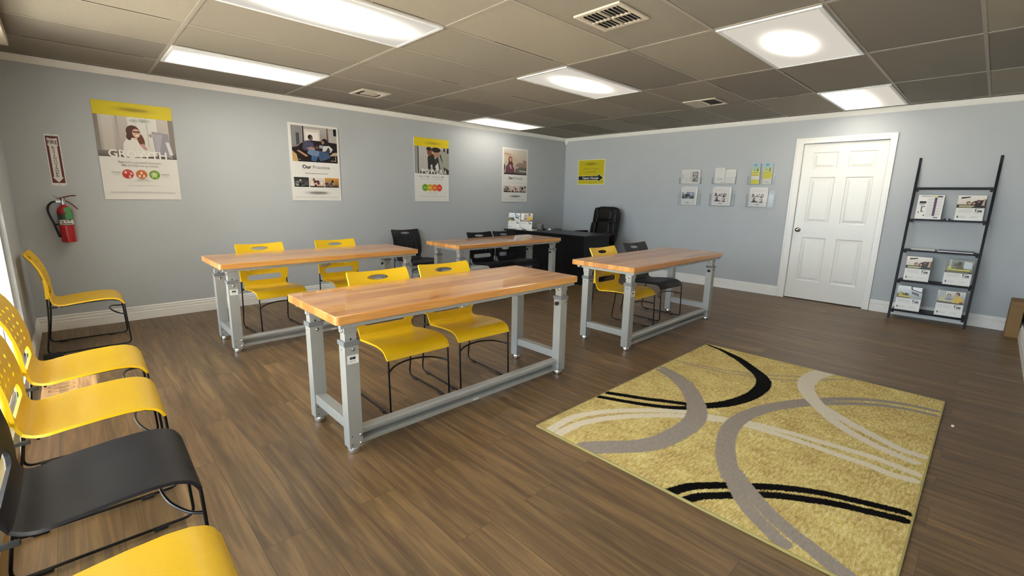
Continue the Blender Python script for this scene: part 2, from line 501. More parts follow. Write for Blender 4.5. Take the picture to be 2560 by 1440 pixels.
# ceiling tiles and T-bar grid
b = MB(); b.box(XC - 0.12, XB + 0.15, YD - 0.12, YA + 0.12, H, H + 0.05, MT['tile']); struct(b.build('ceiling'))
b = MB()
gx = [GX0 + 2 * T * i for i in range(-1, 6)]
gy = [GY0 + T * j for j in range(-4, 7)]
gx = [x for x in gx if XC < x < XB]; gy = [y for y in gy if YD < y < YA]
for x in gx: b.box(x - 0.012, x + 0.012, YD, YA, H - 0.003, H, MT['tgrid'])
for y in gy: b.box(XC, XB, y - 0.010, y + 0.010, H - 0.0028, H, MT['tgrid'])
struct(b.build('trim_1'))
random.seed(5)
b = MB()   # dark gaps where tiles sit badly in the grid
for y in gy:
    for i in range(-1, 6):
        if random.random() < 0.5:
            x0 = GX0 + 2 * T * i; a = random.uniform(0, 0.7); c_ = random.uniform(a + 0.15, 1.0)
            xa, xb = max(XC, x0 + a * 2 * T), min(XB, x0 + c_ * 2 * T)
            if xb > xa: b.box(xa, xb, y - 0.0132, y - 0.0102, H - 0.0024, H, MT['ventdark'])
for x in gx:
    for j in range(-4, 7):
        if random.random() < 0.35:
            y0 = GY0 + T * j; a = random.uniform(0, 0.5); c_ = random.uniform(a + 0.2, 1.0)
            ya, yb = max(YD, y0 + a * T), min(YA, y0 + c_ * T)
            if yb > ya: b.box(x - 0.0150, x - 0.0122, ya, yb, H - 0.0024, H, MT['ventdark'])
struct(b.build('trim_2'))
# walls
b = MB(); b.box(XC - 0.12, XB + 0.15, YA, YA + 0.12, 0, H, MT['wall']); struct(b.build('wall_back'))
DY0, DY1, DZ = 0.972, 1.846, 2.020
b = MB()
b.box(XB, XB + 0.12, YD, DY0, 0, H, MT['wall']); b.box(XB, XB + 0.12, DY1, YA, 0, H, MT['wall'])
b.box(XB, XB + 0.12, DY0, DY1, DZ, H, MT['wall']); b.box(XB + 0.09, XB + 0.12, DY0, DY1, 0, DZ, MT['wall'])
struct(b.build('wall_right'))
b = MB(); b.box(XC - 0.12, XB + 0.15, YD - 0.12, YD, 0, H, MT['wall']); struct(b.build('wall_front'))
WY0, WY1, WZ0, WZ1 = -0.20, 4.70, 0.10, 2.24
b = MB()
b.box(XC - 0.12, XC, WY1, YA, 0, H, MT['wall']); b.box(XC - 0.12, XC, YD, WY0, 0, H, MT['wall'])
b.box(XC - 0.12, XC, WY0, WY1, 0, WZ0, MT['wall']); b.box(XC - 0.12, XC, WY0, WY1, WZ1, H, MT['wall'])
struct(b.build('wall_left'))
# shop front glazing
b = MB(); b.box(XC - 0.068, XC - 0.062, WY0, WY1, WZ0, WZ1, MT['glass']); win = struct(b.build('window_1'))
b = MB()
fr = MT['frame']
for y in (WY0 + 0.02, 1.25, 2.56, 3.87, WY1 - 0.02): b.box(XC - 0.09, XC - 0.03, y - 0.02, y + 0.02, WZ0, WZ1, fr)
b.box(XC - 0.09, XC - 0.03, WY0, WY1, WZ0, WZ0 + 0.04, fr); b.box(XC - 0.09, XC - 0.03, WY0, WY1, WZ1 - 0.04, WZ1, fr)
b.build('window_frame', win)
# lettering stuck on the glass: two tall ring shapes whose shadow falls on the floor
b = MB()
for yc in (4.05, 4.13):
    R = [(0.034 * math.cos(a), 0.112 * math.sin(a)) for a in [2 * math.pi * k / 28 for k in range(28)]]
    for k in range(28):
        (a0, a1), (c0, c1) = R[k], R[(k + 1) % 28]; s = 0.80
        zc = 0.215 * 1.73
        b.add([(XC - 0.0615, yc + a0, zc + a1), (XC - 0.0615, yc + c0, zc + c1), (XC - 0.0615, yc + c0 * s, zc + c1 * 0.92), (XC - 0.0615, yc + a0 * s, zc + a1 * 0.92)], [(0, 1, 2, 3)], MT['hole'])
b.build('window_lettering', win)
# outside: pavement, and unseen sun block added as a canopy
b = MB(); b.box(-14, XC - 0.12, -8, 14, -0.12, -0.06, MT['pave']); struct(b.build('pavement'))
b = MB(); b.prism([(XC - 0.12, -6), (XC - 0.12, 12), (XC - 1.12, 12), (XC - 1.12, 3.60), (XC - 2.0, 3.60), (XC - 2.0, -6)], 2.50, 2.60, 'z', MT['frame']); struct(b.build('sun_block_canopy'))
# valance over the shop front
b = MB(); b.box(XC, XC + 0.165, YD, 5.09, 2.285, H - 0.003, MT['blind'])
tag(b.build('window_valance', bevel=0.004), 'cream boxed valance hung under the ceiling above the shop window', 'valance')

# crown moulding, baseboards
def moulding(prof, y0, y1, along, fixed, name, m=MT['trim'], sgn=1):
    b = MB()
    if along == 'x': b.prism([(fixed + sgn * d, z) for d, z in prof], y0, y1, 'x', m)   # (y,z)
    else: b.prism([(fixed + sgn * d, z) for d, z in prof], y0, y1, 'y', m)
    return struct(b.build(name))
crown = [(0, H), (0, H - 0.052), (0.006, H - 0.055), (0.012, H - 0.048), (0.026, H - 0.030), (0.034, H - 0.014), (0.040, H - 0.010), (0.040, H)]
base = [(0, 0), (0, 0.135), (0.006, 0.137), (0.012, 0.130), (0.012, 0.121), (0.006, 0.117), (0.006, 0.113), (0.016, 0.107), (0.016, 0.094), (0.009, 0.089), (0.009, 0.085), (0.018, 0.079), (0.018, 0)]
moulding(crown, XC, XB, 'x', YA, 'trim_3', sgn=-1)
moulding(crown, YD, YA, 'y', XB, 'trim_4', sgn=-1)
moulding(crown, 5.09, YA, 'y', XC, 'trim_5', sgn=1)
moulding(base, XC, XB, 'x', YA, 'baseboard_back', sgn=-1)
moulding(base, 1.936, YA, 'y', XB, 'baseboard_right', sgn=-1)
moulding(base, YD, 0.897, 'y', XB, 'baseboard_right_front', sgn=-1)
moulding(base, WY1, YA, 'y', XC, 'baseboard_left', sgn=1)
moulding(base, XC, XB, 'x', YD, 'baseboard_front', sgn=1)
b = MB()
b.add([(XB, YA, H - 0.125), (XB - 0.055, YA - 0.002, H - 0.05), (XB - 0.05, YA - 0.05, H - 0.02), (XB - 0.002, YA - 0.055, H - 0.05), (XB, YA, H)],
      [(0, 1, 2), (0, 2, 3), (1, 4, 2), (2, 4, 3), (0, 4, 1), (0, 3, 4)], MT['trim'])
struct(b.build('trim_6'))

# door with its casing
W = DY1 - DY0 - 0.006
door = MB(); m = MT['door']
th = 0.035
panels = []
for (x0, x1) in ((0.113, 0.383), (0.498, 0.771)):
    for (z0, z1) in ((0.241, 0.820), (1.008, 1.588), (1.690, 1.895)): panels.append((x0, x1, z0, z1))
xs = [0, 0.113, 0.383, 0.498, 0.771, W]; zs = [0, 0.241, 0.820, 1.008, 1.588, 1.690, 1.895, 2.004]
for i in range(5):
    for j in range(7):
        x0, x1, z0, z1 = xs[i], xs[i + 1], zs[j], zs[j + 1]
        if any(abs(p[0] - x0) < 1e-6 and abs(p[2] - z0) < 1e-6 for p in panels):
            rings = [(0, 0), (0.010, 0.009), (0.020, 0.010), (0.050, 0.002)]
            V = []
            for ins, dep in rings:
                V.append([(x0 + ins, dep, z0 + ins), (x1 - ins, dep, z0 + ins), (x1 - ins, dep, z1 - ins), (x0 + ins, dep, z1 - ins)])
            for a in range(3):
                for k in range(4):
                    door.add([V[a][k], V[a][(k + 1) % 4], V[a + 1][(k + 1) % 4], V[a + 1][k]], [(0, 1, 2, 3)], m)
            door.add(V[3], [(0, 1, 2, 3)], m)
        else:
            door.add([(x0, 0, z0), (x1, 0, z0), (x1, 0, z1), (x0, 0, z1)], [(0, 1, 2, 3)], m)
zt = 2.004
door.add([(0, 0, 0), (0, th, 0), (0, th, zt), (0, 0, zt)], [(0, 1, 2, 3)], m); door.add([(W, 0, 0), (W, th, 0), (W, th, zt), (W, 0, zt)], [(0, 1, 2, 3)], m)
door.add([(0, 0, 0), (W, 0, 0), (W, th, 0), (0, th, 0)], [(0, 1, 2, 3)], m); door.add([(0, 0, zt), (W, 0, zt), (W, th, zt), (0, th, zt)], [(0, 1, 2, 3)], m)
door.add([(0, th, 0), (W, th, 0), (W, th, zt), (0, th, zt)], [(0, 1, 2, 3)], m)
dobj = struct(door.build('door_1', loc=(XB + 0.022, DY1 - 0.003, 0.012), rot=(0, 0, -math.pi / 2)))
b = MB()
X = Matrix.Translation((0.058, 0, 0.913)) @ Matrix.Rotation(math.pi / 2, 4, 'X')
b.lathe([(0.030, 0), (0.031, 0.004), (0.026, 0.008), (0.011, 0.012), (0.010, 0.03), (0.020, 0.036), (0.026, 0.046), (0.026, 0.058), (0.018, 0.066), (0.002, 0.068)], MT['chrome'], xf=X)
b.build('door_knob', dobj)
b = MB()   # casing, jamb
cs = [(0, 0), (0, 0.010), (0.010, 0.018), (0.055, 0.018), (0.068, 0.013), (0.085, 0.010), (0.085, 0)]
def casing_strip(y0, y1, z0, z1):
    b.box(XB - 0.012, XB, y0, y1, z0, z1, MT['trim'])
oy0, oy1, oz = 0.905, 1.934, 2.087
casing_strip(oy0, DY0, 0, oz); casing_strip(DY1, oy1, 0, oz); casing_strip(DY0, DY1, DZ, oz)
b.box(XB - 0.019, XB - 0.011, oy0, oy0 + 0.022, 0, oz, MT['trim']); b.box(XB - 0.019, XB - 0.011, oy1 - 0.022, oy1, 0, oz, MT['trim'])
b.box(XB - 0.0195, XB - 0.0105, oy0, oy1, oz - 0.022, oz, MT['trim'])
b.box(XB - 0.016, XB + 0.02, DY0 - 0.006, DY0, 0, DZ, MT['trim']); b.box(XB - 0.016, XB + 0.02, DY1, DY1 + 0.006, 0, DZ, MT['trim']); b.box(XB - 0.016, XB + 0.02, DY0, DY1, DZ, DZ + 0.006, MT['trim'])
struct(b.build('trim_7', bevel=0.002))

# ================================================================== CEILING LAMPS AND VENTS
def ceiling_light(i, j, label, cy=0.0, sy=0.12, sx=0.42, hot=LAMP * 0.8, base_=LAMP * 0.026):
    x0 = GX0 + 2 * T * i; y0 = GY0 + T * j
    cx, cyy = x0 + T, y0 + T / 2
    t = thing('ceiling_light', label, 'ceiling light', (cx, cyy, H - 0.004), group='recessed ceiling lights')
    w, d = T - 0.012, T / 2 - 0.012
    b = MB()
    for (a0, a1, c0, c1) in ((-w, w, -d, -d + 0.022), (-w, w, d - 0.022, d), (-w, -w + 0.022, -d + 0.022, d - 0.022), (w - 0.022, w, -d + 0.022, d - 0.022)):
        b.box(a0, a1, c0, c1, -0.008, 0.003, MT['frame'])
    b.build('frame', t)
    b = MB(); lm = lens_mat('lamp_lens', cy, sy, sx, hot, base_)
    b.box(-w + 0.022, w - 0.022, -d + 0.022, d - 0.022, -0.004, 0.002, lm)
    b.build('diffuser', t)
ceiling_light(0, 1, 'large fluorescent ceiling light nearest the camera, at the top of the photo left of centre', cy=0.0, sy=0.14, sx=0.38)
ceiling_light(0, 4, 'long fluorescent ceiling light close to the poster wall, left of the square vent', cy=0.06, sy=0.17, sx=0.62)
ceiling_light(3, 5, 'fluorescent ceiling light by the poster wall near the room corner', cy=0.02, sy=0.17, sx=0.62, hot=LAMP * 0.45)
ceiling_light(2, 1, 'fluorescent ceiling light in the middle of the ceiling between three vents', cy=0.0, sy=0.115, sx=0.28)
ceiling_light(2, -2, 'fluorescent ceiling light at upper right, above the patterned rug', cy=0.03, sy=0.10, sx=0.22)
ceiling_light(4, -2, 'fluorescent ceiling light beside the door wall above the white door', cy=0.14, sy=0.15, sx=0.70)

ceiling_light(0, -2, 'added unseen fluorescent ceiling light almost overhead, just in front of the camera', cy=0.0, sy=0.15, sx=0.42, hot=LAMP * 0.45)  # out-of-view lamp added to light the foreground, placed by the fixture pattern

def vent(cx, cy, s, label, kind):
    t = thing('ceiling_vent', label, 'ceiling vent', (cx, cy, H - 0.003), group='ceiling vents')
    m = MT['vent']; h = s / 2; w = 0.030
    b = MB(); b.box(-h + 0.01, h - 0.01, -h + 0.01, h - 0.01, -0.002, 0.002, MT['ventdark']); b.build('duct_opening', t)
    b = MB()
    for (a0, a1, c0, c1) in ((-h, h, -h, -h + w), (-h, h, h - w, h), (-h, -h + w, -h + w, h - w), (h - w, h, -h + w, h - w)):
        b.box(a0, a1, c0, c1, -0.010, 0.002, m)
    b.build('frame', t, bevel=0.003)
    b = MB()
    if kind == 'cross':
        b.box(-0.008, 0.008, -h + w, h - w, -0.012, -0.004, m); b.box(-h + w, h - w, -0.006, 0.006, -0.012, -0.004, m)
        n = 9
        for k in range(n):
            y = -h + w + (k + 0.5) * (s - 2 * w) / n
            X = Matrix.Translation((0, y, -0.009)) @ Matrix.Rotation(math.radians(38), 4, 'X')
            b.box(-h + w, h - w, -0.0085, 0.0085, -0.0012, 0.0012, m, xf=X)
    elif kind == 'open':
        b.box(-h + w, h - w, -h + w, -h + w + 0.05, -0.007, -0.003, m)
        b.box(-h * 0.5, h * 0.55, -h * 0.45, h * 0.45, -0.009, -0.003, m)
        b.box(h * 0.3, h - w, -h + w, -h * 0.2, -0.009, -0.003, MT['paper'])
    else:
        for k in range(5):
            y = 0.01 + k * (h - w - 0.01) / 5
            b.box(-h + w, h - w, y, y + 0.012, -0.009, -0.004, m)
        b.box(-h + w, h - w, 0.06, h - w, -0.007, -0.002, m)
        for k in range(6):
            x = -h + w + 0.02 + k * 0.045; b.box(x, x + 0.014, -0.01, 0.03, -0.010, -0.004, m)
    b.build('louvre', t)
vent(2.508, 1.785, 0.325, 'square beige air vent with slats and a cross bar, top centre of the ceiling', 'cross')
vent(2.54, 4.93, 0.33, 'old beige ceiling vent with a loose plate close to the poster wall', 'open')
vent(5.33, 2.45, 0.37, 'ceiling vent with half its cover missing, in front of the door wall', 'half')

# ================================================================== FOLD: POSTERS AND SIGNS
def smear(a, cx, cz, rx, rz, col, rim):
    a.ell(cx, cz, rx, rz, col, rim)
def poster_root(name, label, cat, x, z, w, h, wall='A', depth=0.006, group=None, ink=None):
    if wall == 'A': t = thing(name, label, cat, (x, YA - 0.001, z), group=group)
    else: t = thing(name, label, cat, (XB - 0.001, x, z), -math.pi / 2, group=group)
    b = MB(); b.box(0, w, -depth, 0, 0, h, MT['paper']); b.build('board', t)
    a = Art(); a.z0 = depth
    return t, a
def finish_art(a, t, name, depth=0.006, **k):
    return a.build(name, t, loc=(0, -depth, 0))

WH = '#e9e7e2'
# --- GROWTH poster
t, a = poster_root('poster', 'large wall poster reading GROWTH with a yellow header and woman at a computer', 'poster', 0.263, 1.194, 0.592, 0.892, group='posters on the wall')
a.rect(0, 0.592, 0, 0.892, '#e6e3dc'); a.rect(0, 0.592, 0.768, 0.892, '#e3cf1c')
a.ell(0.296, 0.832, 0.20, 0.036, '#b9a31c', '#e3cf1c'); a.ell(0.296, 0.832, 0.11, 0.014, '#a08d1c', '#b9a31c')
finish_art(a, t, 'header_print')
a = Art(); a.lay = 6
a.rect(0, 0.592, 0.394, 0.768, '#a59b92', '#cfc8c0'); a.rect(0.0, 0.03, 0.394, 0.768, '#8f857c'); a.rect(0.05, 0.13, 0.45, 0.768, '#c4bab0', '#d6cfc7'); a.rect(0.15, 0.17, 0.45, 0.768, '#b5aca3')
a.rect(0.24, 0.46, 0.44, 0.768, '#d6d3cb', '#e8e6e0'); a.rect(0.30, 0.305, 0.5, 0.768, '#c4c0b8'); a.rect(0.38, 0.386, 0.5, 0.768, '#bab6ae')
a.ell(0.36, 0.74, 0.06, 0.022, '#9aa58e', '#dcdad2'); a.ell(0.29, 0.735, 0.04, 0.018, '#a7ad98', '#dcdad2')
a.rect(0.552, 0.592, 0.394, 0.768, '#8b817a'); a.rect(0.0, 0.592, 0.394, 0.450, '#5b534d', '#80776f')
a.poly([(0.18, 0.40), (0.19, 0.52), (0.225, 0.578), (0.27, 0.59), (0.32, 0.55), (0.36, 0.47), (0.44, 0.45), (0.44, 0.42), (0.30, 0.40)], '#e4e1d8')
a.ell(0.272, 0.635, 0.052, 0.058, '#5a3524'); a.ell(0.325, 0.565, 0.026, 0.062, '#6a3a28', rot=0.2); a.ell(0.238, 0.585, 0.020, 0.03, '#4f2d20')
a.ell(0.296, 0.622, 0.030, 0.040, '#e0b49c'); a.rect(0.272, 0.326, 0.628, 0.640, '#3a2622'); a.ell(0.302, 0.601, 0.013, 0.006, '#f2ece4')
a.rect(0.284, 0.300, 0.56, 0.59, '#d8a98f'); a.poly([(0.31, 0.52), (0.345, 0.47), (0.37, 0.475), (0.34, 0.53)], '#c9958c')
a.poly([(0.43, 0.44), (0.415, 0.65), (0.545, 0.635), (0.56, 0.40)], '#9c97a0'); a.poly([(0.437, 0.45), (0.424, 0.635), (0.50, 0.628), (0.46, 0.45)], '#b0abb4')
a.poly([(0.515, 0.56), (0.545, 0.555), (0.568, 0.44), (0.54, 0.43)], '#dcdce0'); a.ell(0.405, 0.61, 0.02, 0.02, '#8d8a84', '#c9c6be')
a.rect(0.33, 0.44, 0.425, 0.437, '#d8d4cc')
finish_art(a, t, 'photo_print')
a = Art(); a.lay = 50
a.text('GROWTH', 0.070, 0.512, 0.394, '#efece6', h=0.068, bold=1)
a.text('You', 0.130, 0.172, 0.340, '#3c3a38', bold=1); a.text('built a successful business.', 0.180, 0.462, 0.340, '#8c8882', h=0.021)
a.text('We', 0.152, 0.190, 0.311, '#3c3a38', bold=1); a.text('can help you go further.', 0.198, 0.440, 0.311, '#8c8882', h=0.021)
for cx, c in ((0.192, '#c03226'), (0.295, '#c96a2e'), (0.396, '#79a12d')): a.ell(cx, 0.238, 0.043, 0.043, c, n=32)
for dx, dz in ((-0.016, 0.018), (0.012, -0.022)):
    a.ell(0.192 + dx, 0.242 + dz, 0.006, 0.007, '#f2dcd6'); a.poly([(0.180 + dx, 0.226 + dz), (0.204 + dx, 0.226 + dz), (0.196 + dx, 0.236 + dz), (0.188 + dx, 0.236 + dz)], '#f2dcd6')
a.ell(0.216, 0.243, 0.010, 0.010, '#f2dcd6'); a.ell(0.216, 0.243, 0.005, 0.005, '#c03226'); a.ell(0.196, 0.262, 0.009, 0.003, '#e8aa9c')
for dx, dz in ((0, 0.016), (-0.017, -0.014), (0.017, -0.014)):
    a.ell(0.295 + dx, 0.240 + dz, 0.0075, 0.0085, '#f6e4d2'); a.ell(0.295 + dx, 0.226 + dz, 0.011, 0.006, '#f6e4d2'); a.ell(0.295 + dx, 0.223 + dz, 0.006, 0.006, '#c96a2e')
a.ell(0.393, 0.240, 0.021, 0.021, '#e2ecc4'); a.ell(0.393, 0.240, 0.015, 0.015, '#79a12d'); a.ell(0.393, 0.240, 0.010, 0.010, '#e2ecc4'); a.poly([(0.393, 0.240), (0.42, 0.252), (0.421, 0.248)], '#e2ecc4')
a.poly([(0.380, 0.226), (0.372, 0.209), (0.376, 0.208), (0.386, 0.224)], '#e2ecc4'); a.poly([(0.406, 0.226), (0.413, 0.209), (0.409, 0.208), (0.400, 0.224)], '#e2ecc4')
a.rect(0.072, 0.140, 0.251, 0.2545, '#5a5652'); a.lines(0.078, 0.143, 0.244, 3, 0.0075, '#b4b0aa', ragged=0.02)
a.rect(0.448, 0.516, 0.244, 0.2475, '#5a5652'); a.lines(0.448, 0.522, 0.237, 4, 0.0075, '#b4b0aa', ragged=0.03)
a.rect(0.256, 0.342, 0.185, 0.1885, '#5a5652'); a.lines(0.225, 0.378, 0.177, 2, 0.008, '#b4b0aa', ragged=0.03)
a.lines(0.180, 0.414, 0.131, 1, 0.008, '#8a8680'); a.lines(0.045, 0.545, 0.072, 3, 0.006, '#a8a49e', ragged=0.0)
finish_art(a, t, 'lettering')

def family_photo(a, x0, z0, w, h):
    P = lambda u, v: (x0 + u * w, z0 + v * h)
    def pol(l, c): a.poly([P(*p) for p in l], c)
    def el(u, v, ru, rv, c, rim=None, rot=0): a.ell(x0 + u * w, z0 + v * h, ru * w, rv * h, c, rim, rot=rot)
    a.rect(x0, x0 + w, z0, z0 + h, '#4a3c3a', '#b9b2ac')
    pol([(0.0, 0.45), (0.22, 0.5), (0.22, 1), (0, 1)], '#8f8f90'); pol([(0.10, 0.45), (0.17, 0.5), (0.17, 0.8), (0.10, 0.8)], '#4c4d55')
    pol([(0.27, 0.6), (0.62, 0.62), (0.62, 0.93), (0.27, 0.93)], '#d9d2c8'); pol([(0.30, 0.62), (0.58, 0.62), (0.58, 0.84), (0.30, 0.86)], '#eae6de')
    pol([(0.24, 0.55), (0.27, 0.55), (0.27, 1), (0.24, 1)], '#3a2624'); pol([(0.78, 0.5), (0.80, 0.5), (0.80, 1), (0.78, 1)], '#4a2a28')
    pol([(0.83, 0.6), (1, 0.6), (1, 0.95), (0.83, 0.93)], '#b8b4ae'); pol([(0.93, 0.80), (1, 0.8), (1, 1), (0.93, 1)], '#141214')
    pol([(0, 0), (1, 0), (1, 0.58), (0.8, 0.60), (0.4, 0.62), (0.2, 0.52), (0.12, 0.42), (0.0, 0.38)], '#1c1214')
    pol([(0.0, 0), (0.12, 0), (0.09, 0.2), (0.0, 0.30)], '#c8a468'); pol([(0.82, 0.20), (1, 0.22), (1, 0.32), (0.90, 0.30)], '#c3ab88')
    pol([(0.22, 0.36), (0.25, 0.55), (0.36, 0.62), (0.46, 0.55), (0.50, 0.36), (0.38, 0.28)], '#4c4c66'); el(0.405, 0.70, 0.052, 0.075, '#2a1e1c'); el(0.43, 0.675, 0.03, 0.05, '#7a5546')
    pol([(0.30, 0.38), (0.55, 0.32), (0.58, 0.36), (0.42, 0.44)], '#b08a76'); pol([(0.10, 0.30), (0.14, 0.32), (0.33, 0.18), (0.30, 0.14)], '#c08c74')
    pol([(0.32, 0.24), (0.36, 0.36), (0.58, 0.34), (0.66, 0.22), (0.52, 0.16), (0.50, 0.02), (0.40, 0.04), (0.42, 0.18)], '#6f88a8')
    pol([(0.56, 0.16), (0.60, 0.34), (0.78, 0.30), (0.84, 0.16), (0.68, 0.06), (0.60, 0.04)], '#3f5878'); pol([(0.40, 0.04), (0.50, 0.02), (0.55, 0.14), (0.44, 0.2)], '#38608c')
    el(0.72, 0.62, 0.065, 0.075, '#181214'); el(0.68, 0.58, 0.032, 0.05, '#a87a66'); pol([(0.66, 0.32), (0.68, 0.48), (0.82, 0.50), (0.90, 0.40), (0.84, 0.30), (0.76, 0.34)], '#d4d4d2')
    pol([(0.74, 0.34), (0.80, 0.46), (0.84, 0.36), (0.80, 0.26)], '#3a3a44'); pol([(0.58, 0.42), (0.60, 0.50), (0.68, 0.50), (0.67, 0.40)], '#9aa0a8')
    el(0.55, 0.46, 0.045, 0.05, '#2a1816'); el(0.54, 0.43, 0.028, 0.035, '#8a5c50'); pol([(0.48, 0.34), (0.52, 0.42), (0.60, 0.40), (0.58, 0.32)], '#3a2a34')
    a.rect(x0 + 0.84 * w, x0 + 0.96 * w, z0 + 0.055 * h, z0 + 0.07 * h, '#b9b4ae'); a.rect(x0 + 0.945 * w, x0 + 0.96 * w, z0 + 0.055 * h, z0 + 0.19 * h, '#b9b4ae')
    a.rect(x0 + 0.12 * w, x0 + 0.17 * w, z0 + 0.05 * h, z0 + 0.065 * h, '#b9b4ae')
def street_photo(a, x0, z0, w, h):
    P = lambda u, v: (x0 + u * w, z0 + v * h)
    def pol(l, c): a.poly([P(*p) for p in l], c)
    def el(u, v, ru, rv, c, rim=None, rot=0): a.ell(x0 + u * w, z0 + v * h, ru * w, rv * h, c, rim, rot=rot)
    a.rect(x0, x0 + w, z0, z0 + h, '#b59c90', '#dcd2c4')
    pol([(0, 0.90), (0.15, 0.88), (0.45, 0.78), (0.62, 0.5), (0.5, 0.42), (0.3, 0.5), (0.0, 0.74)], '#cdb8a2'); pol([(0.0, 0.84), (0.25, 0.80), (0.3, 0.76), (0.0, 0.8)], '#b98a70')
    pol([(0.55, 0.45), (0.7, 0.5), (0.82, 0.48), (0.82, 0.60), (0.98, 0.60), (1, 0.5), (1, 0.2), (0.5, 0.3)], '#a08478'); pol([(0.45, 0.05), (1, 0.02), (1, 0.3), (0.55, 0.33)], '#6f6a62')
    pol([(0.5, 0.26), (0.62, 0.27), (0.66, 0.31), (0.52, 0.31)], '#c9c6bc'); pol([(0.66, 0.13), (1, 0.12), (1, 0.17), (0.68, 0.18)], '#bcbab2'); pol([(0, 0), (1, 0), (1, 0.03), (0.4, 0.06), (0, 0.06)], '#1d1614')
    pol([(0.0, 0.4), (0.05, 0.38), (0.05, 0.1), (0, 0.1)], '#3a3632')
    pol([(0.06, 0.05), (0.08, 0.30), (0.18, 0.42), (0.35, 0.40), (0.44, 0.25), (0.46, 0.05)], '#6d4450'); el(0.27, 0.58, 0.085, 0.15, '#6b4034'); el(0.275, 0.60, 0.05, 0.085, '#d0987c')
    pol([(0.16, 0.38), (0.20, 0.50), (0.36, 0.50), (0.40, 0.40), (0.3, 0.34)], '#5a362c'); pol([(0.22, 0.36), (0.28, 0.42), (0.34, 0.24), (0.30, 0.22)], '#c6a6ac')
    pol([(0.03, 0.06), (0.06, 0.06), (0.06, 0.2), (0.03, 0.2)], '#cfc4ba')
def small_photo(a, x0, x1, z0, z1, sd, pal):
    rnd = random.Random(sd); a.rect(x0, x1, z0, z1, pal[0], pal[1]); w, h = x1 - x0, z1 - z0
    for k in range(11):
        u, v = rnd.uniform(0.1, 0.85), rnd.uniform(0.08, 0.8); ru = rnd.uniform(0.05, 0.14) * w; rv = min(rnd.uniform(0.06, 0.22), v - 0.02, 0.96 - v) * h
        a.ell(x0 + u * w, z0 + v * h, ru, max(rv, 0.002), pal[2 + k % (len(pal) - 2)])
    a.rect(x0, x1, z0, z0 + 0.12 * h, pal[2])
def our_poster(x, word, label, pic, wx1, pals):
    t, a = poster_root('poster', label, 'poster', x, 1.194, 0.594, 0.892, group='posters on the wall')
    a.rect(0, 0.594, 0, 0.892, WH); a.rect(0.030, 0.568, 0.455, 0.868, '#dddddd')
    pic(a, 0.030, 0.457, 0.540, 0.408)
    for k, (xa, xb) in enumerate(((0.028, 0.200), (0.212, 0.385), (0.394, 0.566))): small_photo(a, xa, xb, 0.160, 0.274, k + len(word), pals[k])
    a.rect(0.12, 0.46, 0.3555, 0.3570, '#bcb9b4'); a.rect(0.16, 0.435, 0.319, 0.327, '#a9a6a1') if word == 'Promise' else a.lines(0.04, 0.54, 0.320, 2, 0.008, '#a9a6a1')
    a.rect(0.03, 0.18, 0.140, 0.1415, '#c6c3be'); a.rect(0.42, 0.56, 0.140, 0.1415, '#c6c3be')
    finish_art(a, t, 'photo_print')
    a = Art(); a.lay = 90
    a.text('Our', 0.134, 0.238, 0.378, '#151515', h=0.043, bold=1); a.text(word, 0.258, wx1, 0.378, '#77746f', h=0.043, bold=-1)
    finish_art(a, t, 'lettering')
    a = Art(); a.lay = 50
    a.ell(0.295, 0.092, 0.185, 0.032, '#8d8b88', WH); a.ell(0.31, 0.092, 0.11, 0.014, '#7d7b78', '#94928f')
    a.lines(0.028, 0.562, 0.042, 2, 0.006, '#a5a29d')
    finish_art(a, t, 'fine_print')
BWP = ['#6b6b6b', '#1a1a1a', '#2a2a2a', '#b8b8b8', '#808080', '#d8d8d8', '#3a3a3a']
WRM = ['#c9a892', '#e6ddd4', '#3a2420', '#e8dccc', '#6a2e34', '#b88468', '#f0e8dc']
ORG = ['#4a4438', '#e09a2c', '#2c2a30', '#6a6468', '#d87e20', '#8f9aa0', '#3b3f36']
BRN = ['#b8a898', '#d8d0c4', '#3a2820', '#6a4a34', '#8a6a48', '#2a1e1a']
our_poster(1.950, 'Promise', 'wall poster reading Our Promise with a family on a sofa', family_photo, 0.462, (BWP, WRM, ORG))
our_poster(5.334, 'Principle', 'wall poster reading Our Principle with a woman on a street, nearest the corner', street_photo, 0.475, (BRN, WRM, BRN))
# --- POWER poster
t, a = poster_root('poster', 'wall poster reading POWER with a yellow header and four coloured circles', 'poster', 3.634, 1.194, 0.595, 0.892, group='posters on the wall')
a.rect(0, 0.595, 0, 0.892, WH); a.rect(0, 0.595, 0.772, 0.892, '#e8cf10'); a.ell(0.32, 0.825, 0.17, 0.026, '#b09a12', '#e8cf10')
finish_art(a, t, 'header_print')
a = Art(); a.lay = 6
a.rect(0, 0.595, 0.394, 0.772, '#b9b5ae', '#c8c5bf'); a.rect(0, 0.06, 0.394, 0.772, '#9d9c9a'); a.rect(0.055, 0.07, 0.394, 0.772, '#1c1a1a')
a.poly([(0.23, 0.40), (0.22, 0.62), (0.26, 0.70), (0.34, 0.66), (0.36, 0.40)], '#2a2a26'); a.poly([(0.33, 0.40), (0.34, 0.60), (0.46, 0.69), (0.50, 0.42)], '#3a3a34')
a.poly([(0.40, 0.66), (0.46, 0.75), (0.595, 0.74), (0.595, 0.50), (0.54, 0.42), (0.46, 0.40), (0.43, 0.52)], '#a3a397'); a.poly([(0.43, 0.66), (0.47, 0.58), (0.49, 0.56), (0.45, 0.68)], '#3b2c26')
a.ell(0.255, 0.705, 0.042, 0.06, '#8a5038'); a.ell(0.245, 0.745, 0.045, 0.026, '#2c1a14'); a.ell(0.37, 0.69, 0.055, 0.055, '#c08a6c'); a.ell(0.37, 0.737, 0.08, 0.036, '#2a1a12')
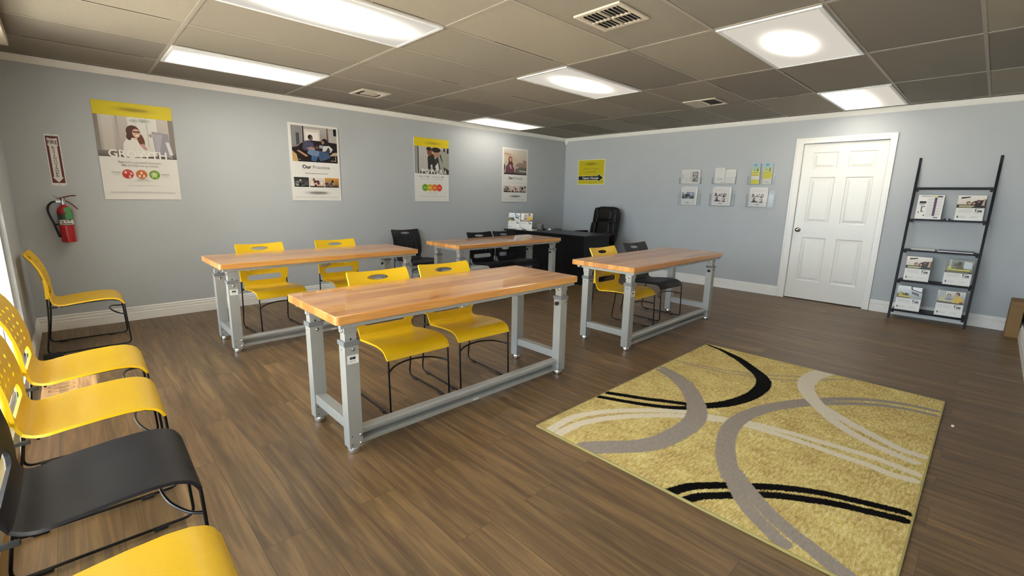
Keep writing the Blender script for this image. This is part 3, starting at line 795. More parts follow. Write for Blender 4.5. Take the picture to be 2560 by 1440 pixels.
a.poly([(0.27, 0.52), (0.30, 0.53), (0.31, 0.42), (0.28, 0.42)], '#c8c4bc'); a.poly([(0.35, 0.50), (0.40, 0.56), (0.42, 0.46), (0.38, 0.44)], '#e2ded6'); a.rect(0.50, 0.53, 0.72, 0.772, '#2c2c2c'); a.rect(0.56, 0.595, 0.70, 0.772, '#2c2c2c')
a.poly([(0.50, 0.50), (0.595, 0.46), (0.595, 0.394), (0.52, 0.394)], '#3c2a24'); a.poly([(0.51, 0.394), (0.53, 0.47), (0.56, 0.394)], '#cfccc4'); a.rect(0.08, 0.595, 0.394, 0.405, '#3a3632'); a.rect(0.09, 0.20, 0.394, 0.43, '#4a4642')
finish_art(a, t, 'photo_print')
a = Art(); a.lay = 50
a.text('POWER', 0.115, 0.490, 0.397, '#f1efe9', h=0.066, bold=1)
a.text('Hello to', 0.075, 0.175, 0.345, '#8c8882', h=0.018); a.text('You', 0.188, 0.243, 0.345, '#2e2c2a', h=0.019, bold=1)
a.text('Welcome to', 0.300, 0.440, 0.345, '#8c8882', h=0.018); a.text('We', 0.455, 0.502, 0.345, '#2e2c2a', h=0.019, bold=1)
a.lines(0.09, 0.24, 0.325, 2, 0.008, '#aaa7a1'); a.lines(0.30, 0.50, 0.325, 3, 0.008, '#aaa7a1', ragged=0.03); a.rect(0.272, 0.2735, 0.30, 0.36, '#c0bdb8'); a.rect(0.18, 0.43, 0.270, 0.2715, '#bbb8b2')
for cx, c in ((0.170, '#6aa51e'), (0.252, '#d5b02c'), (0.334, '#dc7b2a'), (0.416, '#d8492a')): a.ell(cx, 0.196, 0.051, 0.051, c, n=32)
for cx, c in ((0.170, '#b9d88a'), (0.252, '#f0dc8a'), (0.334, '#f4b98a'), (0.416, '#f2a08e')): a.rect(cx - 0.028, cx + 0.028, 0.189, 0.201, c)
a.text('Together We make it', 0.23, 0.38, 0.115, '#77746f', h=0.010); a.lines(0.06, 0.545, 0.073, 2, 0.006, '#a5a29d')
finish_art(a, t, 'lettering')
# --- open house sign on the door wall
t, a = poster_root('open_house_sign', 'square yellow wall sign with a black arrow reading Open House', 'sign', 5.507, 1.521, 0.597, 0.444, wall='B', depth=0.005)
a.rect(0, 0.597, 0, 0.444, '#e6e29c'); a.rect(0.017, 0.580, 0.014, 0.430, '#c8b900')
a.ell(0.29, 0.365, 0.20, 0.036, '#7d7200', '#c8b900'); a.text('Florida Tropics', 0.135, 0.455, 0.268, '#6f6600', h=0.030); a.text('352-692-7997', 0.165, 0.415, 0.210, '#6a5d00', h=0.026)
a.poly([(0.012, 0.075), (0.455, 0.075), (0.455, 0.035), (0.585, 0.119), (0.455, 0.203), (0.455, 0.158), (0.012, 0.158)], '#e8e4a0')
a.poly([(0.020, 0.082), (0.462, 0.082), (0.462, 0.050), (0.568, 0.119), (0.462, 0.188), (0.462, 0.151), (0.020, 0.151)], '#0c0b0e')
a.text('Open House', 0.110, 0.470, 0.100, '#f4f4f2', h=0.038, bold=1); a.rect(0.24, 0.34, 0.022, 0.026, '#8a8000')
finish_art(a, t, 'lettering', 0.005)
# --- fire extinguisher sign
t = thing('fire_sign', 'narrow white and dark red FIRE EXTINGUISHER sign with a down arrow', 'sign', (-0.079, YA - 0.001, 1.311))
b = MB(); r = 0.008; w, h = 0.097, 0.440
b.prism([(r, 0), (w - r, 0), (w, r), (w, h - r), (w - r, h), (r, h), (0, h - r), (0, r)], -0.003, 0, 'y', MT['paper']); b.build('board', t)
a = Art(); dr = '#5e1016'; wh = '#e2dcd6'
a.rect(0.007, 0.090, 0.022, 0.424, dr); 
a.poly([(0.016, 0.408), (0.0485, 0.400), (0.081, 0.408), (0.081, 0.345), (0.074, 0.335), (0.074, 0.072), (0.084, 0.072), (0.0485, 0.027), (0.013, 0.072), (0.023, 0.072), (0.023, 0.335), (0.016, 0.345)], wh)
a.text('FIRE', 0.017, 0.080, 0.356, '#4a1014', h=0.034, bold=1)
for k, ch in enumerate('EXTINGUISHER'):
    z = 0.318 - k * 0.0222; wch = 0.006 if ch == 'I' else 0.019
    a.text(ch, 0.0485 - wch / 2, 0.0485 + wch / 2, z, '#3a0c10', h=0.0175, bold=1)
a.ell(0.0485, 0.433, 0.003, 0.003, '#777777'); a.ell(0.0485, 0.010, 0.003, 0.003, '#555555')
finish_art(a, t, 'lettering', 0.003)

# ================================================================== FIRE EXTINGUISHER
t = thing('fire_extinguisher', 'red fire extinguisher with black hose and green tag hung on the wall', 'fire extinguisher', (-0.029, YA - 0.064, 0.812))
b = MB(); b.lathe([(0.044, 0), (0.050, 0.004), (0.0505, 0.012), (0.0505, 0.270), (0.047, 0.292), (0.036, 0.312), (0.020, 0.322), (0.016, 0.330), (0.016, 0.345), (0.001, 0.346)], MT['red'], n=32); cyl = b.build('cylinder', t)
b = MB()
pr = []
n = 40
for z0, z1, c in ((0.153, 0.292, '#33433a'), (0.250, 0.286, '#8c1a1c'), (0.158, 0.200, '#d9d6cc')):
    vs = []; fs = []
    rr = 0.0512 + (0.0003 if z0 != 0.153 else 0)
    k0, k1 = (0, n) if z0 == 0.153 else ((24, 38) if z0 == 0.158 else (22, 31))
    for k in range(k0, k1 + 1):
        a_ = 2 * math.pi * k / n; vs += [(rr * math.cos(a_), rr * math.sin(a_), z0), (rr * math.cos(a_), rr * math.sin(a_), min(z1, 0.270))]
    for k in range(k1 - k0): fs.append((2 * k, 2 * k + 2, 2 * k + 3, 2 * k + 1))
    b.add(vs, fs, MT['print'], True, col=lin(c))
for k in range(3):     # pictograms
    for q in range(4):
        a_ = math.radians(238 + k * 27 + q * 4.4); c_ = math.radians(238 + k * 27 + q * 4.4 + 3.4); z = 0.178 + 0.005 * ((q * 3 + k) % 3); rr = 0.0518
        b.add([(rr * math.cos(a_), rr * math.sin(a_), z), (rr * math.cos(c_), rr * math.sin(c_), z), (rr * math.cos(c_), rr * math.sin(c_), z + 0.012), (rr * math.cos(a_), rr * math.sin(a_), z + 0.012)], [(0, 1, 2, 3)], MT['print'], col=lin('#2a2a28'))
for q in range(18):
    a_ = math.radians(236 + q * 4.6); c_ = a_ + math.radians(4.6); rr = 0.0518
    b.add([(rr * math.cos(a_), rr * math.sin(a_), 0.163), (rr * math.cos(c_), rr * math.sin(c_), 0.163), (rr * math.cos(c_), rr * math.sin(c_), 0.170), (rr * math.cos(a_), rr * math.sin(a_), 0.170)], [(0, 1, 2, 3)], MT['print'], col=lin('#3a3a36'))
b.build('label_wrap', cyl)
b = MB(); b.lathe([(0.018, 0.335), (0.018, 0.372), (0.012, 0.378), (0.010, 0.392)], MT['chrome'], n=16); b.box(-0.045, -0.01, -0.010, 0.010, 0.352, 0.368, MT['bolt']); b.build('valve', t)
b = MB(); b.tube(spline([(-0.012, 0, 0.392), (0.02, 0, 0.400), (0.055, 0, 0.410), (0.092, 0, 0.412)]), 0.005, MT['darkred'], 8); b.box(-0.018, 0.016, -0.009, 0.009, 0.378, 0.398, MT['darkred']); b.build('lever', t)
b = MB(); b.tube(spline([(0.010, 0, 0.372), (0.04, 0, 0.352), (0.07, 0, 0.318), (0.090, 0, 0.292)]), 0.005, MT['darkred'], 8); b.build('carry_handle', t)
b = MB(); b.tube([(-0.02, 0, 0.386), (-0.045, -0.004, 0.402), (-0.055, -0.004, 0.412)], 0.0022, MT['darkred'], 6); b.tube([(-0.01, -0.01, 0.386), (-0.042, -0.012, 0.386)], 0.002, MT['rod'], 6); b.build('safety_pin', t)
b = MB(); b.tube(spline([(-0.042, 0, 0.360), (-0.072, 0, 0.352), (-0.098, 0, 0.318), (-0.104, 0, 0.275), (-0.094, 0, 0.220), (-0.079, -0.003, 0.165), (-0.066, -0.006, 0.10), (-0.056, -0.01, 0.045)], 8), [0.0085] * 57, MT['rubber'], 12); b.build('hose', t)
b = MB(); b.box(-0.086, -0.04, -0.012, 0.012, 0.150, 0.166, MT['rubber']); b.build('hose_clip', t)
b = MB(); X = Matrix.Translation((0.003, -0.0535, 0.205)) @ Matrix.Rotation(math.radians(-4), 4, 'Y') @ Matrix.Rotation(math.radians(-4), 4, 'X'); b.box(0, 0.046, -0.001, 0, 0, 0.105, MT['green'], xf=X); b.build('inspection_tag', t)
b = MB(); b.box(-0.012, 0.012, 0.040, 0.0635, 0.20, 0.36, MT['bolt']); b.build('wall_bracket', t)

# ================================================================== WORK TABLES
def make_table(label):
    t = thing('work_table', label, 'table', (0, 0, 0), group='butcher block work tables')
    S = MT['steel']
    b = MB(); hx, y0, y1, r = 0.885, -0.302, 0.345, 0.018
    out = []
    for cx, cy, a0 in ((hx - r, y1 - r, 0), (-hx + r, y1 - r, 90), (-hx + r, y0 + r, 180), (hx - r, y0 + r, 270)):
        for k in range(5):
            a_ = math.radians(a0 + 22.5 * k); out.append((cx + r * math.cos(a_), cy + r * math.sin(a_)))
    b.prism(out, 0.697, 0.741, 'z', MT['wood']); b.build('tabletop', t, bevel=0.005)
    b = MB(); b.box(-0.86, 0.86, -0.288, -0.262, 0.676, 0.697, S); b.box(-0.86, 0.86, 0.270, 0.296, 0.676, 0.697, S)
    for sx in (-1, 1): b.box(sx * 0.80 - 0.028, sx * 0.80 + 0.028, -0.262, 0.270, 0.668, 0.697, S)
    b.box(-0.77, 0.77, 0.18, 0.22, 0.655, 0.697, S); b.build('underframe', t, bevel=0.002)
    b = MB(); b.box(-0.06, 0.0, -0.17, -0.12, 0.630, 0.697, MT['bolt']); b.box(0.0, 0.03, -0.155, -0.135, 0.636, 0.654, MT['bolt']); b.build('crank_bracket', t, bevel=0.002)
    for sx in (-1, 1):
        for sy in (-1, 1):
            cx, cy = sx * 0.795, sy * 0.220
            b = MB(); w, d = 0.035, 0.0325
            b.box(cx - w, cx + w, cy - d, cy + d, 0.037, 0.585, S)
            b.box(cx - w + 0.006, cx + w - 0.006, cy - d + 0.006, cy + d - 0.006, 0.585, 0.668, S)
            b.box(cx - w + 0.002, cx + w - 0.002, cy - d + 0.002, cy + d - 0.002, 0.636, 0.668, S)
            def dot(x, z, r_=0.0035, face='f'):
                if face == 'f': b.prism([(x + r_ * math.cos(k * math.pi / 4), z + r_ * math.sin(k * math.pi / 4)) for k in range(8)], cy - d - 0.0006, cy - d + 0.001, 'y', MT['hole'])
                else: b.prism([(cy + x + r_ * 1.6 * math.cos(k * math.pi / 4), z + r_ * 0.8 * math.sin(k * math.pi / 4)) for k in range(8)], cx - w - 0.0006, cx - w + 0.001, 'x', MT['hole'])
            dot(cx - 0.02, 0.101); dot(cx - 0.02, 0.056); dot(0.004, 0.551, face='s')
            b.prism([(cx + 0.005 * math.cos(k * math.pi / 4), 0.606 + 0.005 * math.sin(k * math.pi / 4)) for k in range(8)], cy - d + 0.0052, cy - d + 0.008, 'y', MT['hole'])
            leg = b.build('leg', t, bevel=0.003)
            b = MB(); b.box(cx - w - 0.006, cx + w + 0.006, cy - d - 0.006, cy + d + 0.006, 0.574, 0.598, MT['steel_dark']); b.build('collar', leg, bevel=0.003)
            b = MB(); b.lathe([(0.012, 0.037), (0.030, 0.034), (0.033, 0.026), (0.034, 0.006), (0.031, 0.0), (0.001, 0.0)], MT['chrome'], c=(cx, cy, 0)); b.build('levelling_foot', leg)
            Xf = Matrix.Translation((cx + 0.004, cy - d, 0.556)) @ Matrix.Rotation(math.pi / 2, 4, 'X')
            b = MB(); b.lathe([(0.009, 0), (0.009, 0.004), (0.005, 0.006), (0.005, 0.014), (0.001, 0.014)], MT['bolt'], xf=Xf, n=12); b.build('bolt', leg)
            b = MB()
            for zz in (0.650,):
                Xs = Matrix.Translation((cx - w + 0.002, cy - 0.012, zz)) @ Matrix.Rotation(-math.pi / 2, 4, 'Y'); b.lathe([(0.010, 0), (0.009, 0.005), (0.004, 0.007), (0.001, 0.007)], MT['bolt'], xf=Xs, n=12)
            b.build('bolt', leg)
            if sy < 0:
                for zz in (0.099, 0.054):
                    Xf = Matrix.Translation((cx - sx * 0.024, cy - d, zz)) @ Matrix.Rotation(math.pi / 2, 4, 'X')
                    b = MB(); b.lathe([(0.0095, 0), (0.0095, 0.003), (0.006, 0.007), (0.001, 0.008)], MT['bolt'], xf=Xf, n=12); b.build('bolt', leg)
            if sx < 0 and sy < 0:
                a = Art(); a.rect(-0.026, 0.032, 0.482, 0.526, '#dcdad4'); a.rect(-0.0245, 0.0305, 0.4835, 0.5245, '#e6e4de'); a.rect(-0.012, 0.017, 0.504, 0.517, '#1c1c1e'); a.rect(-0.014, 0.020, 0.496, 0.498, '#8a8884'); a.rect(-0.014, 0.020, 0.491, 0.4925, '#8a8884'); a.rect(-0.006, 0.004, 0.507, 0.513, '#6a6a6c')
                a.build('size_label', leg, loc=(cx, cy - d - 0.0005, 0))
            if sx > 0:
                b = MB(); Xs = Matrix.Translation((cx - w, cy - 0.005, 0.545)) @ Matrix.Rotation(-math.pi / 2, 4, 'Y')
                b.lathe([(0.006, 0), (0.006, 0.010), (0.014, 0.011), (0.014, 0.022), (0.001, 0.023)], MT['rubber'], xf=Xs, n=12); b.build('locking_knob', leg)
    for sx in (-1, 1):
        b = MB(); b.box(sx * 0.795 - 0.028, sx * 0.795 + 0.028, -0.1875, 0.1875, 0.124, 0.178, S); b.build('side_rail', t, bevel=0.003)
    b = MB()
    prof = [(-0.236, 0.040), (-0.236, 0.060), (-0.190, 0.063), (-0.190, 0.093), (-0.236, 0.096), (-0.236, 0.114), (-0.228, 0.124), (-0.190, 0.124), (-0.182, 0.120), (-0.182, 0.040)]
    b.prism(prof, -0.760, 0.760, 'x', S); st = b.build('stretcher', t, bevel=0.0015)
    a = Art(); a.rect(0, 0.045, 0, 0.012, '#d6d3cc'); a.build('sticker', st, loc=(-0.03, -0.2365, 0.044))
    return t
tb = make_table('butcher block work table nearest the camera, with two yellow chairs pushed in')
t2 = copy_tree(tb); t3 = copy_tree(tb); t4 = copy_tree(tb)
tb.location = (1.700, 2.300, 0)
t2.location = (1.660, 4.335, 0); t2['label'] = 'butcher block work table at far left, behind the nearest table, with two yellow chairs'
t3.location = (3.965, 4.375, 0); t3['label'] = 'butcher block work table by the black desk, with two black chairs pushed in'
t4.location = (4.135, 2.255, 0); t4['label'] = 'butcher block work table at right, with one yellow and one black chair pushed in'

# ================================================================== STACKING CHAIRS
BP = [(0.392, -0.150), (0.400, -0.160), (0.412, -0.168), (0.43, -0.173), (0.48, -0.178), (0.55, -0.181), (0.61, -0.190), (0.68, -0.207), (0.745, -0.235), (0.800, -0.268)]
def interp(tab, t):
    if t <= tab[0][0]: return tab[0][1]
    for (a0, b0), (a1, b1) in zip(tab, tab[1:]):
        if t <= a1: return b0 + (b1 - b0) * (t - a0) / (a1 - a0)
    return tab[-1][1]
SP = [(-0.168, 0.410), (-0.150, 0.398), (-0.12, 0.395), (-0.05, 0.404), (0.05, 0.413), (0.13, 0.416), (0.185, 0.411), (0.22, 0.398), (0.242, 0.378), (0.252, 0.352)]
def sheet(name, mat, outline, holes, fmap, grid, thick, parent, normal_sign=1):
    pts = []; edges = []
    dense = []
    for k in range(len(outline)):
        a_, b_ = Vector(outline[k]), Vector(outline[(k + 1) % len(outline)]); nn = max(1, int((b_ - a_).length / 0.011))
        for j in range(nn): dense.append(tuple(a_ + (b_ - a_) * j / nn))
    outline = dense
    def addloop(lp):
        b0 = len(pts)
        for p in lp: pts.append(Vector(p))
        for k in range(len(lp)): edges.append((b0 + k, b0 + (k + 1) % len(lp)))
    addloop(outline)
    for hl in holes: addloop(hl)
    def inside(p, lp):
        c = False
        for k in range(len(lp)):
            (x1, y1), (x2, y2) = lp[k], lp[(k + 1) % len(lp)]
            if (y1 > p[1]) != (y2 > p[1]) and p[0] < (x2 - x1) * (p[1] - y1) / (y2 - y1) + x1: c = not c
        return c
    def near(p, lp, d):
        for k in range(len(lp)):
            a_, b_ = Vector(lp[k]), Vector(lp[(k + 1) % len(lp)]); ab = b_ - a_; tt = max(0, min(1, (Vector(p) - a_).dot(ab) / max(ab.length_squared, 1e-12)))
            if (a_ + ab * tt - Vector(p)).length < d: return True
        return False
    for p in grid:
        if inside(p, outline) and not near(p, outline, 0.004) and not any(inside(p, h) or near(p, h, 0.003) for h in holes): pts.append(Vector(p))
    V, E_, F, *_ = delaunay_2d_cdt(pts, edges, [], 0, 1e-7)
    F = [f for f in F if abs((V[f[1]] - V[f[0]]).cross(V[f[2]] - V[f[0]])) > 1e-7 and inside(((V[f[0]] + V[f[1]] + V[f[2]]) / 3), outline) and not any(inside(((V[f[0]] + V[f[1]] + V[f[2]]) / 3), h) for h in holes)]
    bm = bmesh.new()
    bv = [bm.verts.new(fmap(v.x, v.y)) for v in V]
    for f in F:
        try: bm.faces.new([bv[i] for i in f])
        except ValueError: pass
    bmesh.ops.delete(bm, geom=[v for v in bm.verts if not v.link_faces], context='VERTS')
    bmesh.ops.recalc_face_normals(bm, faces=bm.faces)
    s = sum(f.normal.dot(Vector(normal_sign)) * f.calc_area() for f in bm.faces)
    if s < 0: bmesh.ops.reverse_faces(bm, faces=bm.faces)
    bm.normal_update()
    bnd = [e for e in bm.edges if len(e.link_faces) == 1]
    nrm = {v: v.normal.copy() for v in bm.verts}
    low = {v: bm.verts.new(v.co - nrm[v] * thick) for v in list(bm.verts)}
    top_faces = list(bm.faces)
    for f in top_faces: bm.faces.new([low[v] for v in reversed(f.verts)])
    for e in bnd:
        v0, v1 = e.link_loops[0].vert, e.link_loops[0].link_loop_next.vert
        bm.faces.new([v1, v0, low[v0], low[v1]])
    for f in bm.faces: f.smooth = True
    bm.normal_update()
    for e in bm.edges:
        if len(e.link_faces) == 2 and e.calc_face_angle(0) > math.radians(42): e.smooth = False
    return bm
def mesh_from_bm(bm, extra, name, mat, parent):
    if extra:
        me2 = bpy.data.meshes.new('tmp_piece'); me2.from_pydata(extra.v, [], extra.f); me2.polygons.foreach_set('use_smooth', extra.sm); bm.from_mesh(me2); bpy.data.meshes.remove(me2)
    me = bpy.data.meshes.new(name); bm.to_mesh(me); bm.free(); me.materials.append(mat)
    o = bpy.data.objects.new(name, me); C.objects.link(o); o.parent = parent
    return o

def make_chair(label, mat, group):
    t = thing('stacking_chair', label, 'chair', group=group)
    # backrest: outline in (side, height)
    out = []
    right = [(0.184, 0.394), (0.189, 0.404), (0.190, 0.425), (0.193, 0.443), (0.203, 0.456), (0.2135, 0.470), (0.216, 0.52), (0.2165, 0.60), (0.215, 0.70), (0.213, 0.780), (0.210, 0.798), (0.204, 0.802)]
    for p in right: out.append(p)
    for k in range(1, 20): out.append((0.204 - 0.408 * k / 20, 0.802))
    for p in right[::-1]: out.append((-p[0], p[1]))
    for k in range(1, 12): out.append((-0.184 + 0.368 * k / 12, 0.394))
    holes = []
    holes.append([(0.076 * math.cos(a_), 0.757 + 0.0185 * math.sin(a_)) for a_ in [2 * math.pi * k / 28 for k in range(28)]])
    sl = []
    for cx, a0 in ((0.128, -90), (-0.128, 90)):
        for k in range(9): a_ = math.radians(a0 + 22.5 * k); sl.append((cx + 0.026 * math.cos(a_), 0.479 + 0.026 * math.sin(a_)))
    holes.append(sl)
    for r_ in range(5):
        for c_ in range(5):
            cx, cz = -0.140 + 0.070 * c_, 0.546 + 0.0405 * r_
            holes.append([(cx + 0.0105 * math.cos(math.pi / 2 * k + 0.0), cz + 0.0118 * math.sin(math.pi / 2 * k)) if k == int(k) else (cx + 0.0068 * math.cos(math.pi / 2 * k), cz + 0.0075 * math.sin(math.pi / 2 * k)) for k in (0, 0.5, 1, 1.5, 2, 2.5, 3, 3.5)])
    def fb(s, z):
        u = min(1.0, abs(s) / 0.215)
        fade = min(1, max(0, (z - 0.40) / 0.12))
        x = interp(BP, z) - 0.024 * (1 - u * u) * fade
        zz = z - 0.013 * (1 - u * u) * max(0, (z - 0.70) / 0.10)
        return (x, s, zz)
    grid = [(-0.21 + 0.021 * i, 0.40 + 0.0183 * j) for i in range(21) for j in range(23)]
    bm = sheet('backrest', mat, out, holes, fb, grid, 0.011, t, (1, 0, 0))
    ex = MB()
    for sy in (-1, 1):
        ex.tube([(-0.197, sy * 0.2055, 0.452), (-0.195, sy * 0.2055, 0.54), (-0.200, sy * 0.2045, 0.60)], [0.0115, 0.0115, 0.006], mat, 10)
    mesh_from_bm(bm, ex, 'backrest', mat, t)
    # seat
    out = []
    right = [(-0.168, 0.189), (-0.155, 0.191), (-0.13, 0.203), (-0.10, 0.213), (0.0, 0.2165), (0.15, 0.2165), (0.235, 0.2155), (0.250, 0.2135), (0.252, 0.209)]
    for p in right: out.append(p)
    for k in range(1, 20): out.append((0.252, 0.209 - 0.418 * k / 20))
    for p in right[::-1]: out.append((p[0], -p[1]))
    for k in range(1, 18): out.append((-0.168, -0.189 + 0.378 * k / 18))
    def fs(x, y):
        u = min(1.0, abs(y) / 0.215)
        z = interp(SP, x)
        w = max(0, 1 - abs(x + 0.02) / 0.19)
        z -= 0.014 * (1 - u * u) * w
        return (x, y, z)
    grid = [(-0.165 + 0.0152 * i, -0.21 + 0.0215 * j) for i in range(28) for j in range(20)] + [(x_, -0.20 + 0.02 * j) for x_ in (0.228, 0.236, 0.243, 0.248) for j in range(21)]
    bm = sheet('seat', mat, out, [], fs, grid, 0.011, t, (0, 0, 1))
    mesh_from_bm(bm, None, 'seat', mat, t)
    # sled frame, one bent rod each side
    R_ = MT['rod']; r = 0.0058
    for sy in (-1, 1):
        y = sy * 0.2065; yf = sy * 0.205
        pts = [(-0.199, y, 0.50), (-0.200, y, 0.44), (-0.211, y, 0.26), (-0.250, y, 0.012), (0.258, yf, 0.012), (0.246, yf, 0.352), (0.228, yf * 0.95, 0.379), (0.16, yf * 0.82, 0.394), (0.0, yf * 0.78, 0.386), (-0.13, yf * 0.78, 0.374)]
        b = MB(); b.tube(bend(pts, [0, 0.02, 0.1, 0.045, 0.035, 0.02, 0.03, 0.06, 0.05, 0], 5), r, R_, 10)
        fr_ = b.build('sled_leg', t)
        for xx in (-0.17, 0.15):
            b = MB(); b.box(xx - 0.022, xx + 0.022, y - 0.008, y + 0.008, 0.0, 0.014, MT['rubber']); b.build('floor_glide', fr_, bevel=0.003)
        b = MB(); b.box(-0.206, -0.150, y - 0.007, y + 0.007, 0.372, 0.386, MT['rubber']); b.build('ganging_clip', fr_, bevel=0.002)
    b = MB(); b.tube(spline([(0.249, -0.205, 0.262), (0.21, -0.18, 0.270), (0.17, -0.11, 0.285), (0.155, 0, 0.292), (0.17, 0.11, 0.285), (0.21, 0.18, 0.270), (0.249, 0.205, 0.262)]), r * 0.95, R_, 8); b.build('stretcher', t)
    b = MB(); b.tube([(-0.13, -0.19, 0.376), (-0.13, 0.19, 0.376)], r * 0.9, R_, 8); b.build('seat_crossbar', t)
    return t
GYL, GBK = 'yellow stacking chairs', 'black stacking chairs'
chY = make_chair('yellow stacking chair pushed under the left half of the nearest table', MT['yellow'], GYL)
chB = make_chair('black stacking chair on its own against the poster wall, behind the far left table', MT['blackpl'], GBK)
def put(ch, x, y, deg, label=None, first=False):
    o = ch if first else copy_tree(ch)
    o.location = (x, y, 0); o.rotation_euler = (0, 0, math.radians(deg))
    if label: o['label'] = label
    return o
put(chY, 1.432, 2.522, -91.6, first=True)
put(chY, 1.956, 2.520, -93.3, 'yellow stacking chair pushed under the right half of the nearest table')
put(chY, 1.315, 4.650, -87.0, 'yellow stacking chair at the left of the two behind the far left table')
put(chY, 2.040, 4.640, -91.0, 'yellow stacking chair at the right of the two behind the far left table')
put(chY, 3.929, 2.479, -90.4, 'yellow stacking chair pushed under the right-hand table, beside a black one')
put(chY, -0.004, 5.138, -0.7, 'yellow stacking chair seen from the side below the fire extinguisher')
put(chY, -0.050, 3.155, -1.0, 'yellow stacking chair in the window row, second from the poster wall')
put(chY, -0.054, 2.525, -1.0, 'yellow stacking chair in the window row, next to the black one')
put(chY, -0.058, 1.150, -1.0, 'yellow stacking chair in the bottom left corner, nearest the camera')
put(chB, 3.430, 5.530, -91.0, first=True)
put(chB, 4.056, 4.625, -91.0, 'black stacking chair at the left of two behind the table by the desk')
put(chB, 4.500, 4.600, -90.3, 'black stacking chair at the right of two behind the table by the desk')
put(chB, 4.634, 2.549, -93.4, 'black stacking chair pushed under the right-hand table, beside a yellow one')
put(chB, -0.046, 1.848, -1.0, 'black stacking chair in the window row at the lower left')

# ================================================================== RUG
RUG = [
    ('black',0.024,0.024,[(2.467,1.613),(2.529,1.491),(2.581,1.387),(2.641,1.291),(2.697,1.196),(2.733,1.14)]),
    ('black',0.022,0.026,[(2.372,1.618),(2.427,1.494),(2.477,1.391),(2.538,1.286),(2.597,1.207),(2.662,1.143),(2.727,1.091)]),
    ('black',0.036,0.05,[(2.7,1.149),(2.77,1.087),(2.894,1.012),(3.039,0.964),(3.194,0.939),(3.367,0.944),(3.5,0.975)]),
    ('black',0.05,0.034,[(3.5,0.975),(3.606,1.041),(3.713,1.142),(3.84,1.271),(3.894,1.35)]),
    ('black',0.03,0.01,[(3.894,1.35),(3.966,1.469),(4.003,1.565),(4.026,1.618)]),
    ('black',0.026,0.022,[(1.796,0.81),(1.88,0.778),(1.94,0.738),(2.03,0.659),(2.111,0.577),(2.179,0.507),(2.25,0.415),(2.305,0.322),(2.344,0.229),(2.38,0.139),(2.407,0.064)]),
    ('black',0.024,0.024,[(1.799,0.735),(1.866,0.704),(1.975,0.614),(2.07,0.533),(2.138,0.457),(2.2,0.367),(2.254,0.278),(2.292,0.188),(2.342,0.065)]),
    ('gray',0.03,0.05,[(3.177,1.593),(3.111,1.441),(3.002,1.305),(2.872,1.203),(2.73,1.116)]),
    ('gray',0.022,0.045,[(3.116,1.597),(3.06,1.472),(2.973,1.351),(2.857,1.236),(2.717,1.127)]),
    ('gray',0.06,0.06,[(2.748,1.133),(2.629,1.075),(2.526,1.044),(2.392,1.035),(2.261,1.045),(2.139,1.066),(2.033,1.112),(1.954,1.172),(1.87,1.24),(1.807,1.287)]),
    ('gray',0.022,0.03,[(3.814,0.061),(3.793,0.191),(3.736,0.323),(3.637,0.453),(3.491,0.576),(3.32,0.691),(3.171,0.766)]),
    ('gray',0.02,0.03,[(3.724,0.063),(3.707,0.182),(3.653,0.312),(3.549,0.438),(3.419,0.561),(3.273,0.668),(3.122,0.751)]),
    ('gray',0.045,0.05,[(3.168,0.754),(2.984,0.824),(2.795,0.865),(2.629,0.865),(2.479,0.837),(2.34,0.789),(2.211,0.729),(2.106,0.664)]),
    ('gray',0.035,0.032,[(2.153,0.699),(2.034,0.62),(1.94,0.54),(1.879,0.462),(1.839,0.403),(1.823,0.367)]),
    ('gray',0.035,0.038,[(2.176,0.678),(2.093,0.602),(2.02,0.523),(1.953,0.438),(1.909,0.359),(1.875,0.288),(1.843,0.223),(1.818,0.169)]),
    ('gray3',0.016,0.016,[(3.408,1.606),(3.455,1.417),(3.514,1.231),(3.596,1.063),(3.716,0.912),(3.866,0.772),(4.055,0.639),(4.142,0.586)]),
    ('gray3',0.016,0.016,[(3.392,1.514),(3.425,1.333),(3.483,1.153),(3.594,0.937),(3.721,0.794),(3.897,0.663),(4.041,0.545)]),
    ('cream1',0.026,0.026,[(1.803,1.542),(1.953,1.555),(2.067,1.537),(2.182,1.488),(2.303,1.412),(2.436,1.303),(2.553,1.184),(2.602,1.114),(2.635,1.038),(2.675,0.956),(2.706,0.884),(2.744,0.826),(2.779,0.689),(2.809,0.515),(2.827,0.352),(2.839,0.238),(2.826,0.142),(2.814,0.072)]),
    ('cream1',0.026,0.026,[(1.794,1.481),(1.942,1.479),(2.073,1.448),(2.232,1.366),(2.372,1.266),(2.496,1.155),(2.587,1.028),(2.67,0.901),(2.697,0.819),(2.722,0.672),(2.733,0.497),(2.727,0.372),(2.732,0.259),(2.717,0.15),(2.735,0.072)]),
    ('cream2',0.062,0.045,[(4.066,0.711),(3.895,0.755),(3.702,0.755),(3.555,0.718),(3.415,0.65),(3.302,0.575)]),
    ('cream2',0.035,0.028,[(3.293,0.583),(3.167,0.488),(3.081,0.4),(3.007,0.287),(2.965,0.181),(2.945,0.092)]),
    ('cream2',0.035,0.028,[(3.326,0.57),(3.243,0.466),(3.174,0.373),(3.093,0.236),(3.048,0.153),(3.044,0.069)]),
]
